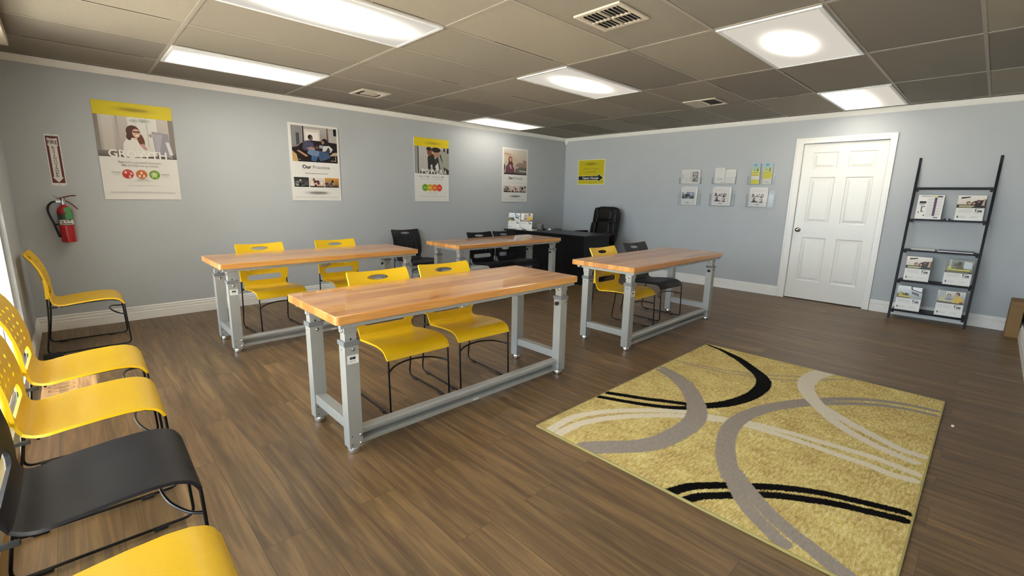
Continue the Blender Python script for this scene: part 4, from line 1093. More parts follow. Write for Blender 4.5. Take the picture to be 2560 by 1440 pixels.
def make_rug():
    x0, x1, y0, y1, zt = 1.790, 4.050, 0.040, 1.630, 0.011
    nx, ny = 226, 159
    layers = {'cream1': [], 'gray3': [], 'black': [], 'gray': [], 'cream2': []}
    for col, w0, w1, pts in RUG:
        P = spline([(p[0], p[1], 0) for p in pts], 4); n = len(P)
        cum = [0]
        for k in range(n - 1): cum.append(cum[-1] + (P[k + 1] - P[k]).length)
        segs = []
        for k in range(n - 1):
            segs.append((P[k].x, P[k].y, P[k + 1].x, P[k + 1].y, w0 + (w1 - w0) * cum[k] / cum[-1], w0 + (w1 - w0) * cum[k + 1] / cum[-1]))
        layers[col] += segs
    import numpy as np
    X, Y = np.meshgrid(np.linspace(x0, x1, nx), np.linspace(y0, y1, ny))
    V = [(float(x), float(y), zt) for x, y in zip(X.ravel(), Y.ravel())]
    F = [(j * nx + i, j * nx + i + 1, (j + 1) * nx + i + 1, (j + 1) * nx + i) for j in range(ny - 1) for i in range(nx - 1)]
    me = bpy.data.meshes.new('pile')
    nb = len(V)
    me.from_pydata(V, [], F)
    me.polygons.foreach_set('use_smooth', [True] * len(F))
    for nm, segs in layers.items():
        D = np.full(X.size, 9.0); xx, yy = X.ravel(), Y.ravel()
        for ax, ay, bx, by, wa, wb in segs:
            dx, dy = bx - ax, by - ay; l2 = dx * dx + dy * dy + 1e-12
            tt = np.clip(((xx - ax) * dx + (yy - ay) * dy) / l2, 0, 1)
            D = np.minimum(D, np.hypot(xx - ax - tt * dx, yy - ay - tt * dy) - (wa + (wb - wa) * tt))
        at = me.attributes.new('d_' + nm, 'FLOAT', 'POINT'); at.data.foreach_set('value', D.astype('f'))
    m, nt, p = new_mat('shag_rug_pile')
    tc = N(nt, 'ShaderNodeTexCoord')
    fz = N(nt, 'ShaderNodeTexNoise', i={'Scale': 110.0, 'Detail': 3, 'Roughness': 0.7}); L(nt, tc.outputs['Object'], fz.inputs[0])
    fuzz = math_(nt, 'MULTIPLY', math_(nt, 'SUBTRACT', fz.outputs[0], 0.5), 0.026)
    mp = N(nt, 'ShaderNodeMapping'); mp.inputs['Scale'].default_value = (10, 34, 1); mp.inputs['Rotation'].default_value = (0, 0, 0.5); L(nt, tc.outputs['Object'], mp.inputs[0])
    n1 = N(nt, 'ShaderNodeTexNoise', i={'Scale': 2.6, 'Detail': 8, 'Roughness': 0.75}); L(nt, mp.outputs[0], n1.inputs[0])
    n2 = N(nt, 'ShaderNodeTexNoise', i={'Scale': 6.0, 'Detail': 8, 'Roughness': 0.72}); L(nt, tc.outputs['Object'], n2.inputs[0])
    r = N(nt, 'ShaderNodeValToRGB'); L(nt, n1.outputs[0], r.inputs[0]); e = r.color_ramp.elements
    e[0].position = 0.30; e[0].color = (*lin('#988046'), 1); e[1].position = 0.68; e[1].color = (*lin('#eedfae'), 1)
    q = e.new(0.5); q.color = (*lin('#cfb873'), 1)
    col = mixc(nt, 0.8, r.outputs[0], n2.outputs[0], 'OVERLAY')
    for nm, c in (('cream1', '#e0d5be'), ('gray3', '#a0937c'), ('black', '#080706'), ('gray', '#9c9187'), ('cream2', '#dcd1bd')):
        at = N(nt, 'ShaderNodeAttribute', attribute_name='d_' + nm)
        v = math_(nt, 'ADD', at.outputs['Fac'], fuzz)
        mr = N(nt, 'ShaderNodeMapRange', interpolation_type='SMOOTHSTEP'); L(nt, v, mr.inputs[0])
        mr.inputs['From Min'].default_value = 0.003; mr.inputs['From Max'].default_value = -0.003
        cc = mixc(nt, 0.4 if nm != 'black' else 0.1, lin(c), n1.outputs[0], 'OVERLAY')
        k = {'cream1': 0.95, 'gray3': 0.6, 'black': 1.0, 'gray': 1.0, 'cream2': 1.0}[nm]
        col = mixc(nt, math_(nt, 'MULTIPLY', mr.outputs[0], k), col, cc)
    L(nt, col, p.inputs['Base Color']); p.inputs['Roughness'].default_value = 0.95; p.inputs['Specular IOR Level'].default_value = 0.1
    bp = N(nt, 'ShaderNodeBump', i={'Strength': 0.8, 'Distance': 0.004})
    L(nt, math_(nt, 'ADD', n1.outputs[0], fz.outputs[0]), bp.inputs['Height']); L(nt, bp.outputs[0], p.inputs['Normal'])
    me.materials.append(m)
    o = bpy.data.objects.new('pile', me); C.objects.link(o)
    t = thing('area_rug', 'yellow shag area rug with black, grey and cream curved stripes on the wood floor', 'rug', (0, 0, 0))
    o.parent = t
    b = MB(); y_ = simple('rug_binding', '#a3965f', 0.9)
    for a0, a1, c0, c1 in ((x0 - 0.004, x1 + 0.004, y0 - 0.004, y0 + 0.004), (x0 - 0.004, x1 + 0.004, y1 - 0.004, y1 + 0.004), (x0 - 0.004, x0 + 0.004, y0 + 0.004, y1 - 0.004), (x1 - 0.004, x1 + 0.004, y0 + 0.004, y1 - 0.004)):
        b.box(a0, a1, c0, c1, 0.0, zt + 0.0012, y_)
    b.build('edge_binding', t, bevel=0.002)
    b = MB(); b.box(x0, x1, y0, y1, 0.0, zt - 0.002, y_); b.build('backing', t)
make_rug()

# ================================================================== DESK AND WHAT STANDS ON IT
D = MT['desk']
t = thing('office_desk', 'black office desk standing in the far corner against the poster wall', 'desk', (5.70, 4.92, 0))
b = MB(); r = 0.06; out = [(-0.355, 0.86), (-0.355, -0.865)]
out += [(0.34 - r + r * math.cos(math.radians(a_)), -0.865 + r + r * math.sin(math.radians(a_))) for a_ in range(-90, 1, 15)] + [(0.34, 0.86)]
b.prism(out, 0.712, 0.740, 'z', D); b.build('desktop', t, bevel=0.004)
b = MB(); b.box(-0.315, 0.30, -0.84, -0.815, 0.06, 0.712, D); b.build('side_panel', t, bevel=0.002)
b = MB(); b.box(-0.315, 0.30, 0.80, 0.825, 0.0, 0.712, D); b.build('side_panel', t, bevel=0.002)
b = MB(); b.box(-0.305, -0.285, -0.815, -0.40, 0.06, 0.712, D); b.box(-0.300, -0.280, -0.395, 0.80, 0.06, 0.712, D); b.build('modesty_panel', t, bevel=0.002)
b = MB(); b.box(-0.28, 0.27, -0.81, -0.40, 0.06, 0.70, D); ped = b.build('drawer_pedestal', t, bevel=0.002)
for k in range(3):
    b = MB(); b.box(0.271, 0.289, -0.80, -0.41, 0.08 + 0.21 * k, 0.275 + 0.21 * k, D); dr_ = b.build('drawer', ped, bevel=0.002)
b = MB(); b.box(-0.29, 0.28, -0.80, 0.80, 0.0, 0.06, D); b.build('plinth', t)

# black leather chair behind the desk
t = thing('office_chair', 'black padded leather office chair behind the desk, facing the room', 'office chair', (6.50, 4.70, 0), math.radians(174))
Lm = MT['leather']
b = MB(); b.pillow((0.02, 0, 0.47), (0.26, 0.26, 0.06), Lm, 0.45); b.build('seat', t)
Xb = Matrix.Translation((-0.20, 0, 0.50)) @ Matrix.Rotation(math.radians(-9), 4, 'Y')
b = MB(); b.pillow((0, 0, 0.31), (0.055, 0.262, 0.335), Lm, 0.38, 28, 18, xf=Xb); bk = b.build('backrest', t)
b = MB(); b.pillow((0.045, 0, 0.505), (0.045, 0.150, 0.105), Lm, 0.45, xf=Xb); b.build('head_pad', bk)
b = MB(); b.pillow((0.045, 0, 0.215), (0.040, 0.145, 0.175), Lm, 0.4, xf=Xb); b.build('lumbar_pad', bk)
for sy in (-1, 1):
    b = MB(); b.pillow((0.042, sy * 0.200, 0.475), (0.045, 0.058, 0.145), Lm, 0.5, xf=Xb); b.build('side_pad', bk)
    b = MB(); b.pillow((0.050, sy * 0.215, 0.21), (0.050, 0.060, 0.165), Lm, 0.5, xf=Xb); b.build('side_pad', bk)
    b = MB(); b.pillow((0.04, sy * 0.31, 0.70), (0.17, 0.035, 0.022), Lm, 0.5)
    b.tube(bend([(0.16, sy * 0.31, 0.69), (0.19, sy * 0.31, 0.47), (0.02, sy * 0.29, 0.42), (-0.12, sy * 0.31, 0.47), (-0.10, sy * 0.31, 0.69)], 0.05), 0.014, MT['smoke'], 8); b.build('armrest', t)
b = MB(); b.tube([(0, 0, 0.10), (0, 0, 0.42)], 0.028, MT['smoke'], 14); b.box(-0.1, 0.1, -0.08, 0.08, 0.395, 0.42, MT['smoke']); b.build('gas_column', t)
for k in range(5):
    a_ = 2 * math.pi * k / 5 + 0.3; ca, sa = math.cos(a_), math.sin(a_)
    b = MB(); b.tube([(0.02 * ca, 0.02 * sa, 0.115), (0.30 * ca, 0.30 * sa, 0.075)], [0.028, 0.016], MT['smoke'], 8); leg = b.build('base_leg', t)
    b = MB(); Xc = Matrix.Translation((0.295 * ca, 0.295 * sa, 0.026)) @ Matrix.Rotation(a_ + 1.0, 4, 'Z') @ Matrix.Rotation(math.pi / 2, 4, 'X')
    b.lathe([(0.010, -0.022), (0.026, -0.020), (0.026, -0.004), (0.012, -0.002), (0.012, 0.002), (0.026, 0.004), (0.026, 0.020), (0.010, 0.022)], MT['rubber'], xf=Xc, n=16)
    b.tube([(0.295 * ca, 0.295 * sa, 0.03), (0.295 * ca, 0.295 * sa, 0.08)], 0.007, MT['rubber'], 8); b.build('caster', leg)

# ---- acrylic stands and brochures.  Local frame: x along width (centre 0), y depth (front = -y), z up
def brochure_stand(label, w, hb, loc, rotz, lean, group, depth=0.050, hf=0.05):
    t = thing('brochure_stand', label, 'brochure stand', loc, group=group, rot=(0, 0, rotz))
    A_ = MT['acrylic']; s = math.tan(lean); th = 0.0022
    b = MB(); b.add([(-w / 2, 0.004, 0.003), (w / 2, 0.004, 0.003), (w / 2, 0.004 + hb * s, hb), (-w / 2, 0.004 + hb * s, hb), (-w / 2, 0.004 + th, 0.003), (w / 2, 0.004 + th, 0.003), (w / 2, 0.004 + th + hb * s, hb), (-w / 2, 0.004 + th + hb * s, hb)],
                    [(0, 1, 2, 3), (7, 6, 5, 4), (0, 4, 5, 1), (1, 5, 6, 2), (2, 6, 7, 3), (3, 7, 4, 0)], A_); b.build('back_plate', t)
    b = MB(); b.box(-w / 2, w / 2, -0.016, depth * 0.9, 0, 0.003, A_); b.build('foot_plate', t)
    b = MB(); b.box(-w / 2, w / 2, -0.0185, -0.0163, 0.0, hf * 0.35, A_); b.build('front_lip', t)
    return t
def sheets(name, label, cat, w, h, loc, rotz, lean, group, art, thick=0.008):
    t = thing(name, label, cat, loc, group=group, rot=(0, 0, rotz))
    X = Matrix.Rotation(-lean, 4, 'X')
    b = MB(); b.box(-w / 2, w / 2, -thick, 0, 0, h, MT['paper'], xf=X); b.build('paper_stack', t)
    a = Art(); art(a, w, h); a.build('cover_print', t, loc=(X @ Vector((0, -thick - 0.0001, 0))), rot=(-lean, 0, 0))
    return t
def base_sheet(a, w, h, col='#e8e6e1'): a.rect(-w / 2, w / 2, 0, h, col)
def lower_block(a, w, h):
    x = -w / 2
    a.lines(x + 0.07 * w, x + 0.60 * w, h * 0.44, 6, 0.0065, '#c3c0bc', th=0.0022, ragged=0.01)
    a.rect(x + 0.68 * w, x + 0.72 * w, h * 0.36, h * 0.46, '#3a3a3c'); a.rect(x + 0.68 * w, x + 0.86 * w, h * 0.455, h * 0.47, '#4a4a4c'); a.rect(x + 0.76 * w, x + 0.92 * w, h * 0.345, h * 0.41, '#1c1c1e'); a.rect(x + 0.79 * w, x + 0.85 * w, h * 0.36, h * 0.395, '#77787a')
    a.rect(x + 0.68 * w, x + 0.93 * w, h * 0.31, h * 0.322, '#5c5c5c')
    a.rect(x + 0.08 * w, x + 0.13 * w, h * 0.09, h * 0.17, '#3a3a3a'); a.lines(x + 0.17 * w, x + 0.40 * w, h * 0.155, 3, 0.006, '#aeaba6'); a.lines(x + 0.58 * w, x + 0.82 * w, h * 0.155, 3, 0.006, '#b8b5b0')
def team_cover(a, w, h):
    base_sheet(a, w, h); x = -w / 2; z = h * 0.50
    a.rect(x, x + w, z, h, '#cdbfae', '#efe9df'); a.poly([(x + 0.10 * w, h * 0.86), (x + 0.42 * w, h * 0.91), (x + 0.44 * w, h * 0.955), (x + 0.13 * w, h * 0.93)], '#2b2422')
    a.rect(x, x + w, z, z + 0.13 * h, '#1e1814'); a.poly([(x + 0.45 * w, z + 0.1 * h), (x + 0.60 * w, z + 0.28 * h), (x + w, z + 0.34 * h), (x + w, z + 0.1 * h)], '#241a18')
    for u, v, c1, c2 in ((0.40, 0.70, '#4a342a', '#c79a80'), (0.58, 0.69, '#2a1c18', '#c89274'), (0.74, 0.76, '#1a1210', '#8f6048')):
        a.ell(x + u * w, v * h, 0.075 * w, 0.065 * h, c1); a.ell(x + (u + 0.01) * w, (v - 0.012) * h, 0.048 * w, 0.045 * h, c2)
    a.poly([(x + 0.86 * w, h * 0.60), (x + 0.92 * w, h * 0.86), (x + 0.97 * w, h * 0.86), (x + 0.96 * w, h * 0.60)], '#caa68c')
    a.rect(x + 0.08 * w, x + 0.62 * w, z + 0.055 * h, z + 0.095 * h, '#d8cf8e'); a.rect(x + 0.08 * w, x + 0.55 * w, z + 0.020 * h, z + 0.040 * h, '#b9b28a')
    lower_block(a, w, h)
def meeting_cover(a, w, h):
    base_sheet(a, w, h); x = -w / 2; z = h * 0.48
    a.rect(x, x + w, z, h, '#6a6a50', '#8e9485'); a.poly([(x + 0.65 * w, h * 0.68), (x + 0.95 * w, h * 0.66), (x + 0.95 * w, h * 0.92), (x + 0.66 * w, h * 0.96)], '#c8d0d8'); a.rect(x + 0.12 * w, x + 0.20 * w, z + 0.1 * h, h, '#b8bdb4')
    a.ell(x + 0.50 * w, h * 0.84, 0.09 * w, 0.09 * h, '#4c3c30'); a.ell(x + 0.36 * w, h * 0.80, 0.06 * w, 0.07 * h, '#5c5448'); a.poly([(x + 0.35 * w, z + 0.1 * h), (x + 0.42 * w, h * 0.77), (x + 0.62 * w, h * 0.76), (x + 0.72 * w, z + 0.1 * h)], '#5a5a3c')
    a.rect(x, x + w, z, z + 0.06 * h, '#2c2c1e'); a.rect(x + 0.06 * w, x + 0.22 * w, z + 0.19 * h, z + 0.225 * h, '#e6dc50'); a.rect(x + 0.06 * w, x + 0.90 * w, z + 0.10 * h, z + 0.15 * h, '#d9cf4a'); a.rect(x + 0.06 * w, x + 0.85 * w, z + 0.02 * h, z + 0.04 * h, '#a8a468')
    lower_block(a, w, h)
def laptop_cover(a, w, h, pale=False):
    base_sheet(a, w, h); x = -w / 2; z = h * 0.50
    a.rect(x, x + w, z, h, '#c8cdd2' if pale else '#9aa0a2', '#eef0f2'); a.poly([(x + 0.52 * w, h), (x + 0.55 * w, h * 0.86), (x + w, h * 0.76), (x + w, h)], '#25262a')
    a.poly([(x + 0.57 * w, h * 0.985), (x + 0.60 * w, h * 0.885), (x + 0.97 * w, h * 0.80), (x + 0.97 * w, h * 0.985)], '#f2f3f5'); a.poly([(x + 0.56 * w, h * 0.80), (x + 0.60 * w, h * 0.70), (x + 0.90 * w, h * 0.62), (x + 0.86 * w, h * 0.74)], '#5a5e66')
    a.ell(x + 0.38 * w, h * 0.66, 0.09 * w, 0.055 * h, '#4a3a22'); a.poly([(x, z), (x, h * 0.66), (x + 0.2 * w, h * 0.72), (x + 0.5 * w, h * 0.62), (x + 0.55 * w, z)], '#6b6434'); a.ell(x + 0.38 * w, h * 0.66, 0.06 * w, 0.035 * h, '#2c2016')
    if not pale: a.rect(x + 0.07 * w, x + 0.55 * w, z + 0.05 * h, z + 0.10 * h, '#d9cf4a'); a.rect(x + 0.07 * w, x + 0.22 * w, z + 0.125 * h, z + 0.165 * h, '#e6dc50')
    else: a.ell(x + 0.15 * w, h * 0.56, 0.10 * w, 0.035 * h, '#d8c878')
    lower_block(a, w, h)
def client_cover(a, w, h, pale=False):
    base_sheet(a, w, h); x = -w / 2; z = h * 0.50
    a.rect(x, x + w, z, h, '#a8957c' if pale else '#7c7a70', '#dcd8d0'); a.rect(x + 0.05 * w, x + 0.28 * w, z + 0.1 * h, h, '#ece8e4' if pale else '#b0b4b2'); a.ell(x + 0.42 * w, h * 0.82, 0.07 * w, 0.07 * h, '#5a4a3e'); a.ell(x + 0.42 * w, h * 0.81, 0.045 * w, 0.05 * h, '#d0b09a')
    a.ell(x + 0.72 * w, h * 0.90, 0.085 * w, 0.07 * h, '#1c1412'); a.ell(x + 0.69 * w, h * 0.86, 0.055 * w, 0.06 * h, '#c8966e'); a.poly([(x + 0.58 * w, z), (x + 0.62 * w, h * 0.76), (x + 0.75 * w, h * 0.82), (x + 0.92 * w, h * 0.74), (x + 0.97 * w, z)], '#d9b53a')
    a.poly([(x + 0.80 * w, z), (x + 0.84 * w, h * 0.62), (x + 0.97 * w, h * 0.60), (x + 0.97 * w, z)], '#6e3e2a'); a.poly([(x + 0.30 * w, z), (x + 0.34 * w, h * 0.72), (x + 0.52 * w, h * 0.72), (x + 0.55 * w, z)], '#8a8680')
    a.rect(x, x + w, z, z + 0.05 * h, '#4a3c2c')
    if not pale: a.rect(x + 0.07 * w, x + 0.25 * w, z + 0.17 * h, z + 0.21 * h, '#e6dc50'); a.rect(x + 0.07 * w, x + 0.62 * w, z + 0.09 * h, z + 0.13 * h, '#e2dc9a')
    else: a.ell(x + 0.4 * w, z + 0.06 * h, 0.3 * w, 0.02 * h, '#e8d48a')
    lower_block(a, w, h)
def chart_cover(a, w, h):
    base_sheet(a, w, h); x = -w / 2
    a.rect(x + 0.10 * w, x + 0.52 * w, h * 0.935, h * 0.955, '#5c4e56'); a.rect(x + 0.74 * w, x + 0.93 * w, h * 0.91, h * 0.965, '#2c2228'); a.rect(x + 0.50 * w, x + 0.74 * w, h * 0.925, h * 0.965, '#c6bc6c')
    for k in range(13): a.rect(x + 0.38 * w, x + 0.93 * w, h * (0.86 - 0.06 * k), h * (0.875 - 0.06 * k), '#a69ca6' if k % 2 else '#c0b8c0')
    a.rect(x + 0.64 * w, x + 0.735 * w, h * 0.13, h * 0.90, '#5a3c52'); a.rect(x + 0.70 * w, x + 0.88 * w, h * 0.05, h * 0.085, '#5a3c52')
    a.rect(x + 0.08 * w, x + 0.34 * w, h * 0.65, h * 0.74, '#26262a'); a.rect(x + 0.08 * w, x + 0.30 * w, h * 0.60, h * 0.625, '#55555a'); a.rect(x + 0.18 * w, x + 0.22 * w, h * 0.30, h * 0.52, '#3a3438'); a.rect(x + 0.18 * w, x + 0.33 * w, h * 0.50, h * 0.53, '#3a3438'); a.rect(x + 0.18 * w, x + 0.30 * w, h * 0.29, h * 0.315, '#3a3438')
    a.rect(x + 0.08 * w, x + 0.12 * w, h * 0.24, h * 0.30, '#4a4a4a'); a.rect(x + 0.30 * w, x + 0.35 * w, h * 0.12, h * 0.17, '#3a3a3a'); a.lines(x + 0.10 * w, x + 0.34 * w, h * 0.56, 2, 0.008, '#9a9a9c'); a.lines(x + 0.38 * w, x + 0.60 * w, h * 0.11, 2, 0.008, '#b0aab0')

# ladder shelf
SL = 0.28 / 1.79; XL = 6.680
lad = thing('ladder_shelf', 'black leaning ladder shelf against the wall right of the door', 'shelf', (6.82, 0.359, 0))
K = MT['shelf']
for y in (0.674, 0.044):
    b = MB(); w = 0.011
    X0, X1 = XL - 6.82, XL + SL * 1.79 - 6.82 - 0.004
    yy = y - 0.359
    px = [(X0, 0.0), (X0 + 0.040, 0.0), (0.1425, 1.545), (0.1425, 1.795), (0.128, 1.795), (X0 + SL * 1.70, 1.70)]
    b.prism(px, yy - w, yy + w, 'y', K); b.build('side_rail', lad, bevel=0.002)
for z, thk in ((1.455, 0.018), (1.116, 0.018), (0.775, 0.018), (0.430, 0.018), (0.095, 0.018)):
    xf_ = XL + SL * z - 6.82 + 0.004
    b = MB(); b.box(xf_, 0.140, 0.056 - 0.359, 0.662 - 0.359, z - thk / 2, z + thk / 2, K)
    if z > 1.4: b.box(xf_, xf_ + 0.012, 0.056 - 0.359, 0.662 - 0.359, z - thk / 2, z + thk / 2 + 0.008, K)
    sh = b.build('shelf_board', lad, bevel=0.002)
    b = MB()
    for y in (0.650, 0.068): b.box(xf_ + 0.01, min(xf_ + 0.09, 0.135), y - 0.359 - 0.010, y - 0.359 + 0.010, z - thk / 2 - 0.020, z - thk / 2, K)
    b.build('shelf_bracket', sh)
def shelf_set(z, yc, w, h, art, desc, where, tilt=0.156):
    x = XL + SL * z + 0.026; ztop = z + 0.009
    brochure_stand('clear acrylic stand ' + where, w + 0.008, h * 0.96, (x, yc, ztop), -math.pi / 2, tilt, 'acrylic stands on the ladder shelf', depth=0.045)
    sheets('brochure_stack', desc + ' ' + where, 'brochures', w, h, (x, yc, ztop + 0.0035), -math.pi / 2, tilt, 'brochure stacks on the ladder shelf', art)
shelf_set(1.116, 0.518, 0.216, 0.262, chart_cover, 'white flyers printed with a purple checklist column', 'at the left of the upper shelf')
shelf_set(1.116, 0.195, 0.216, 0.262, team_cover, 'brochures with three smiling people on the cover', 'at the right of the upper shelf')
shelf_set(0.430, 0.508, 0.212, 0.270, team_cover, 'brochures with three smiling people on the cover', 'left on the second shelf from the floor')
shelf_set(0.430, 0.180, 0.212, 0.272, meeting_cover, 'brochures with an olive green meeting photo', 'right on the second shelf from the floor')
shelf_set(0.095, 0.532, 0.214, 0.272, laptop_cover, 'brochures with a laptop photo on the cover', 'at the left of the bottom shelf')
shelf_set(0.095, 0.192, 0.214, 0.272, client_cover, 'brochures with a person in a yellow top', 'at the right of the bottom shelf')
b = MB(); b.box(-0.055, 0.055, -0.10, 0.10, 0, 0.014, MT['paper'])
for k in range(4): b.box(-0.0555, -0.055, -0.10, 0.10, 0.002 + k * 0.0032, 0.003 + k * 0.0032, MT['greyp'])
tag(b.build('booklet_stack', loc=(6.875, 0.50, 0.7842)), 'short stack of white booklets lying on the middle shelf, left side', 'booklets')
b = MB(); b.box(-0.06, 0.06, -0.14, 0.14, 0, 0.010, MT['paper']); b.box(-0.058, 0.062, -0.142, 0.138, 0.010, 0.016, simple('navy_folder', '#2c3450', 0.4))
tag(b.build('folder_stack', loc=(6.878, 0.238, 0.7842), bevel=0.001), 'navy folder over white papers on the middle shelf, right side', 'folders')
b = MB(); b.tube(bend([(-0.028, 0, 0.005), (-0.01, 0.006, 0.010), (0.01, -0.004, 0.006), (0.028, 0.002, 0.010)], 0.01), 0.004, MT['smoke'], 8); b.box(-0.010, 0.004, -0.006, 0.006, 0, 0.009, MT['paper'])
tag(b.build('pen_holder_clip', loc=(6.872, 0.355, 1.1252), rot=(0, 0, 1.4)), 'tiny black and white clip lying between brochures on the upper shelf', 'clip')

# wall pockets with flyers (wall with the door). local x = to the right, facing -y
def wall_pocket(label, yl, yr, z0, zb, zf, group='clear acrylic wall pockets'):
    w = yl - yr
    t = thing('wall_pocket', label, 'brochure holder', (XB - 0.001, (yl + yr) / 2, z0), -math.pi / 2, group=group)
    A_ = MT['acrylic']
    b = MB(); b.box(-w / 2, w / 2, -0.003, 0, 0, zb - z0, A_); b.build('back_plate', t, bevel=0.001)
    b = MB(); s = 0.014
    b.add([(-w / 2, -0.040, 0), (w / 2, -0.040, 0), (w / 2, -0.040 - s, zf - z0), (-w / 2, -0.040 - s, zf - z0), (-w / 2, -0.0375, 0), (w / 2, -0.0375, 0), (w / 2, -0.0375 - s, zf - z0), (-w / 2, -0.0375 - s, zf - z0)],
          [(3, 2, 1, 0), (4, 5, 6, 7), (0, 1, 5, 4), (1, 2, 6, 5), (2, 3, 7, 6), (3, 0, 4, 7)], A_); b.build('front_pocket', t)
    for sx in (-1, 1):
        b = MB(); x = sx * (w / 2 - 0.0012)
        b.prism([(-0.003, 0), (-0.0375, 0), (-0.0375 - s, zf - z0), (-0.003, zf - z0)], x - 0.0012, x + 0.0012, 'x', A_); b.build('side_wall', t)
    b = MB(); b.box(-w / 2, w / 2, -0.0375, -0.003, 0, 0.0025, A_); b.build('pocket_floor', t)
def flyers(name, label, cat, yl, yr, z0, z1, art, thick=0.014, group='flyers in the wall pockets', roll=0.0, back=None, y0=0.009):
    w = yl - yr; h = z1 - z0
    t = thing(name, label, cat, (XB - y0, (yl + yr) / 2, z0), group=group, rot=(0, 0, -math.pi / 2))
    X = Matrix.Rotation(math.radians(3.0), 4, 'X') @ Matrix.Rotation(roll, 4, 'Y')
    b = MB(); b.box(-w / 2, w / 2, -thick, 0, 0, h, MT['paper'], xf=X)
    if back: b.box(-w / 2 + back, w / 2 + back, -thick * 0.55, 0.0005, 0.004, h + 0.010, MT['paper'], xf=Matrix.Rotation(math.radians(3.0), 4, 'X') @ Matrix.Rotation(0.03, 4, 'Y'))
    b.build('paper_stack', t)
    a = Art(); art(a, w, h)
    e = X.to_euler(); a.build('cover_print', t, loc=(X @ Vector((0, -thick - 0.0001, 0))), rot=e)
def land_flyer(a, w, h):
    base_sheet(a, w, h, '#dad8d4'); x = -w / 2
    a.rect(x + 0.58 * w, x + 0.90 * w, h * 0.13, h * 0.86, '#8f8c88')
    rnd = random.Random(4)
    for k in range(14): a.ell(x + rnd.uniform(0.62, 0.86) * w, h * rnd.uniform(0.2, 0.78), 0.03 * w, 0.06 * h, rnd.choice(['#1d1b1b', '#3a3838', '#cfcac4', '#55524f']))
    a.rect(x + 0.735 * w, x + 0.745 * w, h * 0.13, h * 0.86, '#dad8d4'); a.rect(x + 0.58 * w, x + 0.90 * w, h * 0.48, h * 0.50, '#dad8d4')
    a.rect(x + 0.07 * w, x + 0.095 * w, h * 0.40, h * 0.65, '#45434a'); 
    for k in range(5): a.rect(x + (0.20 + 0.045 * k) * w, x + (0.207 + 0.045 * k) * w, h * 0.15, h * 0.85, '#b8b5b1')
    a.rect(x + 0.50 * w, x + 0.515 * w, h * 0.2, h * 0.85, '#5a5860')
def narrow_card(a, w, h):
    base_sheet(a, w, h, '#dedbd6'); a.lines(-w * 0.2, w * 0.2, h * 0.92, 1, 0.01, '#a9a6a2'); a.rect(-w * 0.25, w * 0.25, h * 0.25, h * 0.275, '#77747a'); a.rect(w * 0.08, w * 0.40, h * 0.06, h * 0.08, '#6a676c')
def blank_card(a, w, h): base_sheet(a, w, h, '#dddad5'); a.rect(-w / 2, w / 2, h * 0.93, h, '#e6e4e0')
def trifold(a, w, h, second=False):
    base_sheet(a, w, h, '#c9c23c'); a.rect(-w / 2, w / 2, h * 0.70, h, '#a8b884', '#9dc0d8'); a.ell(-w * 0.08, h * 0.93, w * 0.26, h * 0.07, '#3f6f9c', '#8fb0c0'); a.poly([(w * 0.12, h * 0.60), (w * 0.22, h * 0.82), (w * 0.32, h * 0.60)], '#1d2a2c')
    a.rect(-w / 2, w / 2, h * 0.52, h * 0.72, '#c9c75c', '#c2cc88'); a.ell(-w * 0.15, h * 0.69, w * 0.12, h * 0.03, '#8a8a30'); a.rect(-w * 0.38, w * 0.38, h * 0.56, h * 0.585, '#8a7f1e'); a.poly([(w * 0.12, h * 0.64), (w * 0.22, h * 0.82), (w * 0.32, h * 0.64)], '#1d2a2c')
    if second:
        a.rect(-w / 2, w / 2, h * 0.28, h * 0.52, '#c4bd10'); a.rect(-w / 2, w / 2, 0, h * 0.26, '#d6d3ce'); a.rect(-w * 0.15, w * 0.2, h * 0.085, h * 0.10, '#55555a')
    else:
        a.rect(-w * 0.4, w * 0.3, h * 0.42, h * 0.45, '#b8731e'); a.rect(-w / 2, w / 2, h * 0.22, h * 0.41, '#d9d2c6'); a.rect(-w / 2, w / 2, 0, h * 0.21, '#cdc414')
def photo_flyer(a, w, h):
    base_sheet(a, w, h, '#dad8d5'); a.rect(-w * 0.42, w * 0.42, h * 0.845, h * 0.853, '#9c9a9a'); a.rect(-w * 0.42, w * 0.42, h * 0.36, h * 0.74, '#4c4e5c', '#8a8e9a')
    a.poly([(-w * 0.40, h * 0.74), (-w * 0.28, h * 0.60), (-w * 0.1, h * 0.66), (-w * 0.12, h * 0.74)], '#c6c8cc'); a.poly([(0.1 * w, h * 0.72), (0.38 * w, h * 0.72), (0.34 * w, h * 0.54), (0.12 * w, h * 0.56)], '#a8aebc'); a.ell(-w * 0.05, h * 0.52, w * 0.14, h * 0.09, '#1e2030'); a.ell(0.02 * w, h * 0.42, w * 0.06, h * 0.06, '#a6a8b4'); a.poly([(-w * 0.42, h * 0.36), (-w * 0.42, h * 0.48), (-w * 0.15, h * 0.36)], '#1c1c24'); a.poly([(w * 0.12, h * 0.36), (w * 0.42, h * 0.40), (w * 0.42, h * 0.5), (w * 0.2, h * 0.42)], '#2c2c36')
    a.rect(-w * 0.12, w * 0.12, h * 0.11, h * 0.135, '#4a484c')
